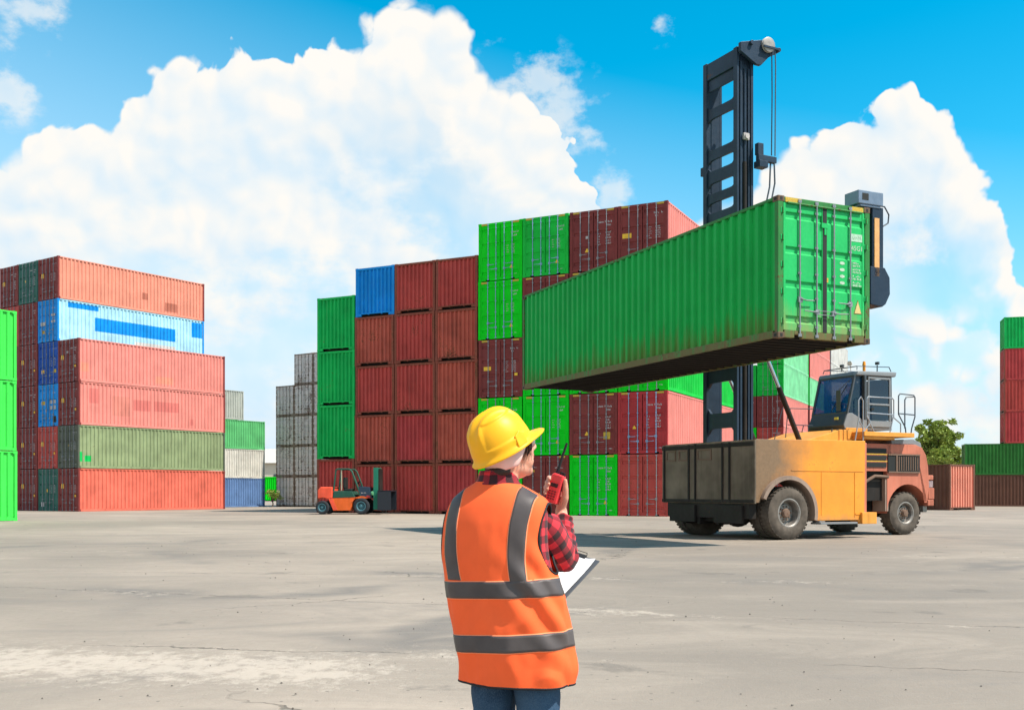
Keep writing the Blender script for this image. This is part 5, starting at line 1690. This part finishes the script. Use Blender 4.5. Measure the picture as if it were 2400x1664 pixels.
# body first: it is the thing itself, everything worn hangs from it
S_R, E_R, W_R = V((0.078, 3.385, 1.138)), V((0.175, 3.52, 0.985)), V((0.172, 3.640, 1.140))
S_L, E_L, W_L = V((-0.165, 3.475, 1.138)), V((-0.175, 3.62, 0.985)), V((0.045, 3.70, 0.925))
RC = V((0.1507, 3.62, 1.228))
ru = V((0.27, -0.05, 0.96)).normalized()
rn_ = V((-0.35, -0.93, 0.06)); rn_ = (rn_ - ru * rn_.dot(ru)).normalized()
rx = ru.cross(rn_).normalized()
def rp(x, y, w):
    return RC + rx * x + ru * y + rn_ * w
bb_ = MB()
bb_.ball(hp(0.0, 0, 0.02), (0.090, 0.073, 0.090), 28, 20, M=HM)
bb_.ball(fp(0.046, 0, -0.012), (0.062, 0.062, 0.078), 24, 18, M=FM)
bb_.ball(fp(0.042, 0, -0.074), (0.050, 0.050, 0.038), 20, 14, M=FM)
bb_.ball(fp(0.060, 0, -0.060), (0.042, 0.040, 0.040), 20, 14, M=FM)
bb_.ball(fp(0.005, 0, -0.060), (0.058, 0.054, 0.050), 20, 14, M=FM)
bb_.ball(fp(0.082, 0, -0.090), (0.018, 0.020, 0.018), 14, 10, M=FM)
for s in (-1, 1):
    bb_.ball(fp(0.068, s * 0.030, -0.026), (0.026, 0.024, 0.032), 14, 10, M=FM)
    bb_.ball(fp(0.098, s * 0.026, 0.020), (0.011, 0.024, 0.008), 12, 8, M=FM)
    bb_.ball(hp(-0.012, s * 0.073, -0.026), (0.014, 0.008, 0.020), 12, 8, M=HM)
    bb_.ball(fp(0.062, s * 0.027, -0.056), (0.030, 0.026, 0.030), 14, 10, M=FM)
    bb_.ball(fp(0.110, s * 0.009, -0.022), (0.010, 0.008, 0.007), 10, 8, M=FM)
cap(bb_, fp(0.104, 0, 0.014), fp(0.122, 0, -0.017), 0.007, 0.0085)
bb_.ball(fp(0.1035, 0, -0.0405), (0.010, 0.020, 0.0055), 14, 8, M=FM)
bb_.ball(fp(0.1015, 0, -0.0505), (0.010, 0.017, 0.0060), 14, 8, M=FM)
cap(bb_, fp(-0.004, 0, -0.06), V((-0.035, 3.425, 1.20)), 0.050, 0.056)
for z0, z1 in ((1.115, 1.0), (1.0, 0.80), (0.80, 0.66)):
    for k in (-1, 1):
        (c0, a0, d0), (c1, a1, d1) = ab(z0), ab(z1)
        cap(bb_, V((c0, 3.42, z0)) + tr * k * (a0 - 0.095), V((c1, 3.42, z1)) + tr * k * (a1 - 0.105), 0.068, 0.082, 20)
cap(bb_, S_R, E_R, 0.034, 0.032); cap(bb_, E_R, W_R, 0.034, 0.022)
cap(bb_, S_L, E_L, 0.034, 0.032); cap(bb_, E_L, W_L, 0.034, 0.022)
HIPC = V((0.010, 3.42, 0.62))
HIPS = [HIPC + tr * (k * 0.076) for k in (-1, 1)]
FEET = [V((HIPS[0].x - 0.01, HIPS[0].y + 0.01, 0.075)), V((HIPS[1].x + 0.02, HIPS[1].y, 0.075))]
for h_, f_ in zip(HIPS, FEET):
    kn = h_.lerp(f_, 0.48) + tf * 0.012
    cap(bb_, h_, kn, 0.068, 0.046); cap(bb_, kn, f_, 0.045, 0.032)
    cap(bb_, f_ - V((0, 0, 0.035)), f_ + tf * 0.12 - V((0, 0, 0.045)), 0.030, 0.026)
# right hand closed round the radio
mcp = [(-0.012, 0.028, -0.0325), (-0.014, 0.010, -0.034), (-0.014, -0.008, -0.034), (-0.012, -0.025, -0.0325)]
cap(bb_, W_R, rp(0.032, -0.070, -0.030), 0.022, 0.021)
for i, mc in enumerate(mcp):
    cap(bb_, rp(0.030, -0.062 + i * 0.002, -0.031), rp(*mc), 0.0135, 0.0100)
    y = mc[1]
    dx_ = (0.0, 0.002, 0.0015, -0.001)[i]
    pp = [rp(*mc), rp(-0.0325 - dx_, y + 0.003, -0.020), rp(-0.0335 - dx_, y + 0.002, 0.006), rp(-0.0215 + dx_, y - 0.001, 0.0235)]
    rr = [0.0098, 0.0088, 0.0080, 0.0068] if i < 3 else [0.0088, 0.0078, 0.0070, 0.0060]
    for j in range(3):
        cap(bb_, pp[j], pp[j + 1], rr[j], rr[j + 1], 12)
cap(bb_, rp(0.030, -0.056, -0.024), rp(0.0385, -0.022, -0.010), 0.0175, 0.0145)
cap(bb_, rp(0.0385, -0.022, -0.010), rp(0.0355, 0.010, 0.002), 0.0135, 0.0110)
cap(bb_, rp(0.0355, 0.010, 0.002), rp(0.0290, 0.036, 0.008), 0.0105, 0.0080)
# left hand under the clipboard
P1, P2 = V((0.312, 3.75, 0.964)), V((0.178, 3.55, 0.850))
e4 = V((-0.205, 0.05, 0.03))
bn = (P2 - P1).cross(e4).normalized()
bn = bn if bn.z > 0 else -bn
bu = (P1 - P2).normalized(); bw_ = e4.normalized()
BC = (P1 + P2) / 2 + (bw_ - bu * bw_.dot(bu)).normalized() * 0.105
def bp(u, w, n):
    return BC + bu * u + bw_ * w + bn * n
hw0 = bp(-0.03, 0.100, -0.018)
cap(bb_, W_L, hw0, 0.021, 0.016)
for i in range(4):
    r0_ = bp(-0.045 + 0.021 * i, 0.085, -0.018)
    cap(bb_, hw0, r0_, 0.014, 0.010)
    cap(bb_, r0_, bp(-0.045 + 0.022 * i, 0.05, -0.0135), 0.0092, 0.0082, 12)
    cap(bb_, bp(-0.045 + 0.022 * i, 0.05, -0.0135), bp(-0.043 + 0.022 * i, 0.012 + (0.008 if i in (0, 3) else 0), -0.0125), 0.0080, 0.0066, 12)
cap(bb_, hw0, bp(-0.055, 0.108, 0.004), 0.014, 0.011); cap(bb_, bp(-0.055, 0.108, 0.004), bp(-0.045, 0.075, 0.0135), 0.0105, 0.0082)
me = fuse(bb_, 0.0042, 5)
me.materials.append(M_SKIN)
PER = link('person', me)
tag(PER, 'person in orange vest and yellow hard hat, back turned, holding a red radio', 'person')

def fit(o):
    o.parent = PER
    return o
vo = b.build('safety_vest', M_VEST, PER, smooth=180)
so = vo.modifiers.new('cloth', 'SOLIDIFY'); so.thickness = 0.003; so.offset = 1
# reflective tape
def hband(zc, zw, slope=0.0, off=0.0048, m_=None):
    rows = []
    for j in range(7):
        v = j / 6 - 0.5
        rows.append([tors(2 * math.pi * k / NT_, zc + zw * v + slope * math.cos(2 * math.pi * k / NT_), off) for k in range(NT_)])
    q = MB(); q.grid(rows, closed=True)
    o = q.build('tape_edge' if m_ else 'reflective_strip', m_ or M_STRIP, vo, smooth=180)
    s_ = o.modifiers.new('t', 'SOLIDIFY'); s_.thickness = 0.0012
M_EDGE = mat('pale_orange_stitching', cloth_fn((1.0, 0.30, 0.14), 700))
hband(0.905, 0.0585, 0.010, 0.0040, M_EDGE)
hband(0.735, 0.0595, 0.014, 0.0040, M_EDGE)
hband(0.905, 0.053, 0.010)
hband(0.735, 0.054, 0.014)
def vband(l0, l1, w, front, off=0.0046, m_=None):
    """tape from the waist band up over the shoulder at a chosen distance from the spine"""
    n = 60
    rows = []
    for i in range(n + 1):
        z = 0.932 + (1.238 - 0.932) * i / n
        t = i / n
        lc = l0 + (l1 - l0) * t
        row = []
        for j in range(9):
            l = lc + w * (j / 8 - 0.5)
            _, a, _b = ab(z)
            q = min(0.9999, max(-0.9999, l / a))
            q = min(0.992, max(-0.992, q))
            th = math.acos(max(-1, min(1, sp_(q, 1 / 0.9))))
            th = th if front else 2 * math.pi - th
            row.append((th, z, abs(l) < a * 0.985))
        rows.append(row)
    q = MB()
    ids = {}
    for i, row in enumerate(rows):
        for j, (th, z, ok) in enumerate(row):
            ids[(i, j)] = len(q.v); q.v.append(tuple(tors(th, z, off)))
    for i in range(n):
        for j in range(8):
            if rows[i][j][2] or rows[i][j + 1][2]:
                q.f.append([ids[(i, j)], ids[(i, j + 1)], ids[(i + 1, j + 1)], ids[(i + 1, j)]]); q.mi.append(0)
    o = q.build('tape_edge' if m_ else 'reflective_strip', m_ or M_STRIP, vo, smooth=180)
    s_ = o.modifiers.new('t', 'SOLIDIFY'); s_.thickness = 0.0012
for l0, l1 in ((0.108, 0.122), (-0.118, -0.122)):
    vband(l0, l1, 0.050, False)
    vband(l0, l1, 0.0555, False, 0.0038, M_EDGE)
    vband(l0, l1, 0.050, True)
# black binding round armholes, neck and hem
for sgn in (1, -1):
    pl = []
    for i in range(61):
        q = 2 * math.pi * i / 60
        z = AH['z0'] + AH['rz'] * math.sin(q); f = AH['f0'] + AH['rf'] * math.cos(q)
        _, a, d = ab(z)
        th = math.asin(max(-1, min(1, sp_(max(-1, min(1, f / d)), 1 / 0.9))))
        th = th if sgn > 0 else math.pi - th
        pl.append(tors(th, z, 0.002))
    q = MB(); q.tube(pl, 0.0042, 8); q.build('edge_binding', M_BIND, vo, smooth=180)
q = MB(); q.tube([tors(2 * math.pi * k / 120, 0.599, 0.001) for k in range(121)], 0.0042, 8); q.build('edge_binding', M_BIND, vo, smooth=180)
q = MB(); q.tube([tors(2 * math.pi * k / 60, 1.246, 0.001) for k in range(61)], 0.003, 8); q.build('edge_binding', M_VEST, vo, smooth=180)

# plaid shirt: inner torso, sleeves with creases, collar
b = MB()
rows = []
zz = [0.70 + (1.245 - 0.70) * i / 40 for i in range(41)]
rows = [[tors(2 * math.pi * k / 72, z, -0.012, False) for k in range(72)] for z in zz]
b.grid(rows, closed=True, uv=lambda i, k: (k / 72 * 0.96, zz[i]))
def sleeve(S, E, W_, rs, seed, end=0.93):
    n = 64
    pts_ = []
    for i in range(n + 1):
        t = i / n * (1 + end)
        # rounded elbow
        def lin(u):
            return S.lerp(E, u) if u <= 1 else E.lerp(W_, u - 1)
        p = V((0, 0, 0))
        for d_, wgt in ((-0.16, 1), (-0.08, 2), (0, 3), (0.08, 2), (0.16, 1)):
            p += lin(max(0, min(1 + end, t + d_))) * wgt
        pts_.append(p / 9)
    m_ = 40
    rows = []
    a = None
    acc = 0; lens = [0]
    for i in range(n):
        acc += (pts_[i + 1] - pts_[i]).length; lens.append(acc)
    for i, p in enumerate(pts_):
        t = (pts_[min(n, i + 1)] - pts_[max(0, i - 1)]).normalized()
        if a is None:
            a = t.orthogonal().normalized()
        a = (a - t * a.dot(t)).normalized()
        c_ = t.cross(a)
        u = i / n * (len(rs) - 1)
        k0 = min(len(rs) - 2, int(u)); r = rs[k0] + (rs[k0 + 1] - rs[k0]) * (u - k0)
        row = []
        for k in range(m_):
            q = 2 * math.pi * k / m_
            d = a * math.cos(q) + c_ * math.sin(q)
            w = 0.0035 * MN.noise(V((seed, q * 1.3, lens[i] * 28)))
            fr = max(0.0, (i / n - 0.42) / 0.58)
            w += 0.0042 * fr * math.sin(lens[i] * 230 + 2.2 * math.sin(q + seed) + 3 * MN.noise(V((q, lens[i] * 9, seed))))
            w += 0.004 * math.exp(-((i / n - 0.5) / 0.10) ** 2) * math.sin(lens[i] * 170 + q * 2)
            row.append(p + d * (r + w))
        rows.append(row)
    o = len(b.v)
    b.grid(rows, closed=True, uv=lambda i, k: (k / m_ * 0.32 + 0.01, lens[i] * 1.02))
    # turned-in cuff
    b.add([p for p in rows[-1]] + [pts_[-1] + (p - pts_[-1]) * 0.80 for p in rows[-1]] + [pts_[-1] - (pts_[-1] - pts_[-6]) * 0.6 + (p - pts_[-1]) * 0.78 for p in rows[-1]],
          [(k, (k + 1) % m_, (k + 1) % m_ + m_, k + m_) for k in range(m_)] + [(k + m_, (k + 1) % m_ + m_, (k + 1) % m_ + 2 * m_, k + 2 * m_) for k in range(m_)],
          0, [[(0.01, 0.01)] * 4] * (2 * m_))
sleeve(S_R, E_R, W_R, [0.028, 0.060, 0.063, 0.058, 0.052, 0.048, 0.043, 0.037, 0.035], 1.0)
sleeve(S_L, E_L, W_L, [0.028, 0.060, 0.060, 0.055, 0.048, 0.044, 0.038, 0.034], 7.0)
cc = V((-0.046, 3.424, 1.252))
rows = []
for j, (dz_, rr) in enumerate(((-0.02, 0.066), (0.0, 0.060), (0.026, 0.0575), (0.034, 0.0590), (0.026, 0.0625), (0.004, 0.068), (-0.012, 0.078))):
    row = []
    for k in range(48):
        q = 2 * math.pi * k / 48
        d = tr * (math.cos(q) * rr * 1.02) + tf * (math.sin(q) * rr * 0.92)
        drop = 0.030 * max(0.0, math.sin(q)) ** 2
        row.append(cc + d + V((0, 0, dz_ - drop)))
    rows.append(row)
b.grid(rows, closed=True, uv=lambda i, k: (k / 48 * 0.40, i * 0.012 + 0.5))
b.build('plaid_shirt', M_PLAID, PER, smooth=180, fix=False)

# jeans and shoes
b = MB()
rows = []
for i in range(13):
    z = 0.80 - 0.20 * i / 12
    _, a, d = ab(z)
    s_ = 0.80 - 0.02 * (i / 12)
    rows.append([HIPC + V((ab(z)[0] - HIPC.x, 0, z - HIPC.z)) + tr * (a * s_ * sp_(math.cos(2 * math.pi * k / 64), 0.85)) + tf * (d * 0.84 * sp_(math.sin(2 * math.pi * k / 64), 0.85)) for k in range(64)])
b.grid(rows, closed=True)
for sg, h_, f_ in ((-1, HIPS[0], FEET[0]), (1, HIPS[1], FEET[1])):
    kn = h_.lerp(f_, 0.48) + tf * 0.012
    path = []; rad = []
    top_ = h_ + V((0, 0, 0.06)) - tr * sg * 0.012
    for i in range(41):
        t = i / 40
        p = top_.lerp(h_, t / 0.2) if t < 0.2 else (h_.lerp(kn, (t - 0.2) / 0.4) if t < 0.6 else kn.lerp(f_ + V((0, 0, -0.02)), (t - 0.6) / 0.4))
        path.append(p)
        rad.append(0.081 - 0.006 * t if t < 0.2 else (0.080 - 0.022 * (t - 0.2) / 0.4 if t < 0.6 else 0.058 - 0.004 * (t - 0.6) / 0.4 + (0.003 * math.sin(t * 150) if t > 0.9 else 0)))
    rows = []
    for i, (p, r) in enumerate(zip(path, rad)):
        rows.append([p + (tr * math.cos(2 * math.pi * k / 40) * 0.98 + tf * math.sin(2 * math.pi * k / 40) * 1.12) * (r + 0.004 * MN.noise(V((k * 0.5, i * 0.35, sg * 3))) + 0.003 * MN.noise(V((p.z * 40, math.cos(k * 0.157) * 2, sg)))) for k in range(40)])
    b.grid(rows, closed=True)
b.build('jeans', M_DENIM, PER, smooth=180)
for f_ in FEET:
    q = MB()
    rows = []
    for i in range(12):
        t = i / 11
        x = -0.06 + 0.25 * t
        w = 0.042 * (math.sin(math.pi * min(1, max(0.02, 0.12 + 0.86 * t))) ** 0.45)
        hgt = 0.085 - 0.045 * t if t > 0.35 else 0.09
        ce = V((f_.x, f_.y, 0)) + tf * x
        rows.append([ce + tr * (w * c_) + V((0, 0, z_)) for c_, z_ in ((-1, 0.004), (-1.05, 0.025), (-0.85, hgt * 0.75), (-0.4, hgt), (0.4, hgt), (0.85, hgt * 0.75), (1.05, 0.025), (1, 0.004))])
    q.grid(rows, closed=True)
    q.f += [list(range(8)), [len(q.v) - 8 + i for i in range(8)]]; q.mi += [0, 0]
    q.build('shoe', plain('dark_work_shoe', (0.05, 0.04, 0.035), 0.6), PER, smooth=50)

# hard hat
def helm_row(v, n=96, flare=0.0, peak=0.0, du=0.0):
    s = math.cos(v * math.pi / 2) ** 0.78 if v < 1 else 0.0
    row = []
    for k in range(n):
        q = 2 * math.pi * k / n
        fa = 0.107 * s * math.cos(q); ra2 = 0.0925 * s * math.sin(q)
        u = 0.127 * math.sin(v * math.pi / 2) ** 1.0 + du
        d = V((math.cos(q), math.sin(q)))
        fa += d.x * flare; ra2 += d.y * flare
        if peak and math.cos(q) > 0:
            w = max(0.0, 1 - (abs(ra2) / 0.088) ** 2.2)
            fa += peak * w
            u += -0.10 * peak * w + 0.0
        # raised ribs along the crown
        rib = 0.0
        for rk, wd2, hh in ((0.0, 0.012, 0.0075), (0.036, 0.008, 0.0055), (-0.036, 0.008, 0.0055)):
            rib += hh * math.exp(-((ra2 - rk) / wd2) ** 2)
        rib *= min(1, max(0, (v - 0.22) / 0.22)) * (1 if v < 0.985 else 0.8)
        # side panel set in a little
        if abs(math.sin(q)) > 0.55 and 0.12 < v < 0.62:
            rib -= 0.0040 * min(1, (abs(math.sin(q)) - 0.55) / 0.06) * min(1, (v - 0.12) / 0.03, (0.62 - v) / 0.03)
        if flare == 0 and v < 0.12:
            rib += 0.004 * max(0, math.exp(-((math.cos(q) - 0.15) / 0.12) ** 2)) * (1 if v > 0.02 else 0)
        nv = V((fa / 0.0146, ra2 / 0.0100, max(0, u) / 0.0177)).normalized()
        row.append(hp(fa + nv.x * rib, ra2 + nv.y * rib, u + nv.z * rib))
    return row
rows = [helm_row(0.0, flare=0.004, du=-0.017), helm_row(0.0, flare=0.0115, peak=0.043, du=-0.016), helm_row(0.0, flare=0.0125, peak=0.045, du=-0.0125), helm_row(0.0, flare=0.0105, peak=0.041, du=-0.009), helm_row(0.0, flare=0.004, peak=0.012, du=-0.004), helm_row(0.0, flare=0.0005, peak=0.001, du=0.003)]
for i in range(1, 61):
    v = 0.03 + 0.967 * (i / 60)
    rows.append(helm_row(v))
b = MB(); b.grid(rows, closed=True)
b.f.append([len(b.v) - 96 + i for i in range(96)]); b.mi.append(0)
HH = b.build('hard_hat', M_HELM, PER, smooth=60)
hs_ = HH.modifiers.new('shell', 'SOLIDIFY'); hs_.thickness = 0.0025; hs_.offset = -1
for s in (-1, 1):
    q = MB()
    q.add([hp(0.004, s * 0.1015, -0.006), hp(0.044, s * 0.0945, -0.006), hp(0.050, s * 0.088, 0.024), hp(0.034, s * 0.090, 0.040), hp(0.010, s * 0.0945, 0.030),
           hp(0.004, s * 0.090, -0.006), hp(0.044, s * 0.086, -0.006), hp(0.050, s * 0.082, 0.024), hp(0.034, s * 0.085, 0.040), hp(0.010, s * 0.086, 0.030)],
          [(0, 1, 2, 3, 4), (9, 8, 7, 6, 5)] + [(i, i + 5, (i + 1) % 5 + 5, (i + 1) % 5) for i in range(5)])
    q.build('accessory_slot', M_HELM, HH, bevel=0.005)
# cloth worn under the hat, over ears and nape
rows = []
for j in range(12):
    t = j / 11
    row = []
    for k in range(61):
        q = R(62) + R(236) * k / 60                                 # from the right temple round the back to the left one
        c_, s_ = math.cos(q), math.sin(q)
        depth = 0.014 + 0.046 * max(0.0, min(1.0, (math.cos(R(62)) + 0.12 - c_) / 0.75)) - 0.010 * max(0.0, -c_ - 0.3)
        u = 0.012 - t * (depth + 0.012)
        tuck = 1.0 - 0.22 * (t ** 1.6) * max(0.0, -c_) - 0.05 * t
        wob = 0.0028 * MN.noise(V((q * 3.5, t * 2.2, 4)))
        row.append(hp((0.0985 * tuck + wob) * c_, (0.0835 * (1 - 0.06 * t) + wob) * s_, u))
    rows.append(row)
b = MB(); b.grid(rows)
hc_ = b.build('head_cloth', M_CLOTHW, PER, smooth=180, fix=False)
sm = hc_.modifiers.new('t', 'SOLIDIFY'); sm.thickness = 0.003
b = MB(); b.ball(hp(-0.052, 0, -0.058), (0.040, 0.058, 0.036), 20, 14, M=HM)
rh_ = random.Random(8)
for s in (-1, 1):
    for i in range(16):
        f0 = 0.030 + 0.030 * rh_.random()
        b.tube([hp(f0 + 0.006, s * 0.076, -0.010), fp(f0 + 0.010, s * (0.069 + 0.004 * rh_.random()), -0.012), fp(f0 - 0.004 + 0.008 * rh_.random(), s * (0.066 + 0.004 * rh_.random()), -0.034 - 0.022 * rh_.random())], [0.0022, 0.0018, 0.0006], 5)
b.build('hair', M_HAIR, PER, smooth=180)
for s in (-1, 1):
    b = MB(); b.ball(fp(0.0965, s * 0.030, 0.004), 0.0115, 12, 8); b.build('eye', plain('eye_white', (0.6, 0.58, 0.55), 0.2, bmp=0), PER, smooth=180)

# two-way radio
M_RAD = plain('red_radio_plastic', (0.82, 0.055, 0.062), 0.38, var=0.05, bmp=0.03)
RAD = empty('radio', RC); tag(RAD, 'red two-way radio with black aerial held up in the right hand', 'radio')
RM = MX((rx, ru, rn_)).transposed().to_4x4(); RM.translation = RC
RAD.matrix_world = RM
q = MB(); q.prism([(-0.0215, -0.052), (0.0215, -0.052), (0.0225, 0.0), (0.0225, 0.034), (0.0205, 0.049), (-0.014, 0.052), (-0.0215, 0.046), (-0.0225, 0.0)], 'z', -0.0165, 0.0165); rb_ = q.build('case', M_RAD, RAD, bevel=0.0035)
q = MB(); q.box(-0.0155, 0.0115, 0.004, 0.0175, 0.0166, 0.0178); q.build('screen', plain('grey_screen', (0.035, 0.022, 0.024), 0.15, bmp=0), RAD, bevel=0.0008)
q = MB()
for i in range(5):
    q.box(-0.0165, 0.0165, 0.0245 + i * 0.0048, 0.0268 + i * 0.0048, 0.0166, 0.0182)
q.build('speaker_grille', plain('pale_red_plastic', (0.66, 0.09, 0.09), 0.4, bmp=0), RAD, bevel=0.0005)
q = MB()
for r_i in range(4):
    for c_i in range(3):
        x = -0.0155 + c_i * 0.0098; y = -0.0075 - r_i * 0.0088
        q.box(x, x + 0.0078, y - 0.0058, y, 0.0166, 0.0180)
q.build('keypad', plain('dark_red_key', (0.20, 0.012, 0.018), 0.4, bmp=0), RAD, bevel=0.0008)
q = MB(); q.cyl((-0.0085, 0.050, 0.0), (-0.0085, 0.066, 0.0), 0.0068, n=12); q.tube([(-0.0085, 0.066, 0), (-0.0080, 0.11, -0.001), (-0.006, 0.162, -0.003)], [0.0052, 0.0046, 0.0042], 12); q.build('aerial', M_BIND, RAD, smooth=40)
q = MB(); q.cyl((0.006, 0.049, 0.0), (0.006, 0.061, 0.0), 0.0055, n=14); q.build('knob', M_BIND, RAD, smooth=40)
q = MB(); q.cyl((0.016, 0.047, 0.0), (0.016, 0.059, 0.0), 0.005, n=14); q.build('knob', M_BIND, RAD, smooth=40)
q = MB(); q.box(0.0226, 0.0245, -0.004, 0.022, -0.006, 0.007); q.build('talk_button', plain('dark_red_key', (0.2, 0.012, 0.018), 0.4), RAD, bevel=0.0008)

# clipboard
CB = empty('clipboard', BC); tag(CB, 'dark clipboard with white papers held in front of the waist', 'clipboard')
bx_ = (bw_ - bu * bw_.dot(bu)).normalized()
BM = MX((bx_, bu, bx_.cross(bu))).transposed().to_4x4()
BM.translation = (P1 + P2) / 2 + bx_ * 0.105
CB.matrix_world = BM
flip = 1 if (BM.to_3x3() @ V((0, 0, 1))).z > 0 else -1
wx, ly_ = 0.105, 0.140
q = MB(); q.box(-wx, wx, -ly_, ly_, -0.0018, 0.0018); q.build('board', plain('dark_grey_board', (0.055, 0.058, 0.066), 0.5), CB, bevel=0.0012)
for i in range(3):
    rows = []
    for a in range(17):
        v = -ly_ + 0.007 + (2 * ly_ - 0.022) * a / 16
        row = []
        for c_ in range(13):
            w = -wx + 0.014 + (2 * wx - 0.020) * c_ / 12
            lift = 0.0026 + 0.0008 * i
            cr = max(0.0, (-w - 0.055) / 0.05) * max(0.0, (v - 0.07) / 0.065)
            lift += (0.012 + 0.007 * i) * cr ** 1.5 + 0.0012 * abs(math.sin(v * 18 + i))
            row.append((w - 0.003 * i * cr, v, flip * lift))
        rows.append(row)
    q = MB(); q.grid(rows)
    o = q.build('paper', plain('white_paper', (0.80, 0.79, 0.78), 0.7, var=0.03), CB, smooth=180, fix=False)
q = MB(); rr3 = random.Random(6)
for i in range(7):
    y = -0.02 - i * 0.012
    x = -0.085
    while x < -0.02:
        w = rr3.uniform(0.004, 0.012)
        q.box(x, x + w, y, y + 0.0008, min(flip * 0.0052, flip * 0.0056), max(flip * 0.0052, flip * 0.0056)); x += w + 0.003
q.build('pencil_marks', plain('pencil', (0.28, 0.28, 0.30), 0.7), CB)
q = MB(); q.box(-0.055, 0.0, ly_ - 0.020, ly_ - 0.002, min(flip * 0.0065, flip * 0.010), max(flip * 0.0065, flip * 0.010)); q.tube([(-0.055, ly_ - 0.004, flip * 0.012), (-0.05, ly_ + 0.008, flip * 0.012), (-0.005, ly_ + 0.008, flip * 0.012), (0.0, ly_ - 0.004, flip * 0.012)], 0.0016, 6)
q.build('clip', M_BIND, CB, bevel=0.001)

# ---------------------------------------------------------------- driver in the cab
dm = TRK.matrix_basis
TM = MX.Translation(TRK.location) @ MX.Rotation(0.48, 4, 'Z')
def dp(x, y, z):
    return TM @ V((x, y, z))
q = MB()
cap(q, dp(4.12, 2.0, 3.45), dp(4.10, 2.0, 3.82), 0.15, 0.14); cap(q, dp(4.09, 2.0, 3.90), dp(4.06, 2.0, 4.02), 0.055, 0.055)
q.ball(dp(4.04, 2.0, 4.12), (0.095, 0.085, 0.12), 18, 12); q.ball(dp(3.95, 2.0, 4.09), 0.022, 8, 6)
for s in (-1, 1):
    cap(q, dp(4.10, 2.0 + s * 0.19, 3.84), dp(3.95, 2.0 + s * 0.25, 3.58), 0.055, 0.045); cap(q, dp(3.95, 2.0 + s * 0.25, 3.58), dp(3.70, 2.0 + s * 0.15, 3.66), 0.043, 0.032)
    cap(q, dp(4.05, 2.0 + s * 0.10, 3.45), dp(3.68, 2.0 + s * 0.13, 3.46), 0.085, 0.06); cap(q, dp(3.68, 2.0 + s * 0.13, 3.46), dp(3.64, 2.0 + s * 0.13, 3.22), 0.055, 0.045)
    for k in range(4):
        cap(q, dp(3.70, 2.0 + s * 0.15, 3.66), dp(3.64, 2.0 + s * (0.15 - 0.012 * k), 3.675 - 0.016 * k), 0.02, 0.011, 8)
me = fuse(q, 0.014, 4); me.materials.append(M_SKIN)
DRV = link('person', me); tag(DRV, 'driver in a green shirt seated behind the glass of the handler cab', 'person')
q = MB()
cap(q, dp(4.12, 2.0, 3.43), dp(4.10, 2.0, 3.83), 0.168, 0.158); cap(q, dp(4.10, 1.83, 3.83), dp(4.10, 2.17, 3.83), 0.085, 0.085)
for s in (-1, 1):
    cap(q, dp(4.10, 2.0 + s * 0.19, 3.84), dp(3.95, 2.0 + s * 0.25, 3.58), 0.072, 0.06); cap(q, dp(3.95, 2.0 + s * 0.25, 3.58), dp(3.80, 2.0 + s * 0.19, 3.63), 0.058, 0.05)
me = fuse(q, 0.016, 4); me.materials.append(plain('green_shirt', (0.03, 0.28, 0.10), 0.8)); link('shirt', me, DRV)
q = MB()
for s in (-1, 1):
    cap(q, dp(4.10, 2.0 + s * 0.10, 3.45), dp(3.68, 2.0 + s * 0.13, 3.46), 0.10, 0.072); cap(q, dp(3.68, 2.0 + s * 0.13, 3.46), dp(3.64, 2.0 + s * 0.13, 3.24), 0.068, 0.056)
me = fuse(q, 0.016, 4); me.materials.append(M_DENIM); link('trousers', me, DRV)
q = MB(); q.ball(dp(4.055, 2.0, 4.155), (0.10, 0.09, 0.105), 16, 10); link('hair', fuse(q, 0.012, 2), DRV).data.materials.append(M_HAIR)
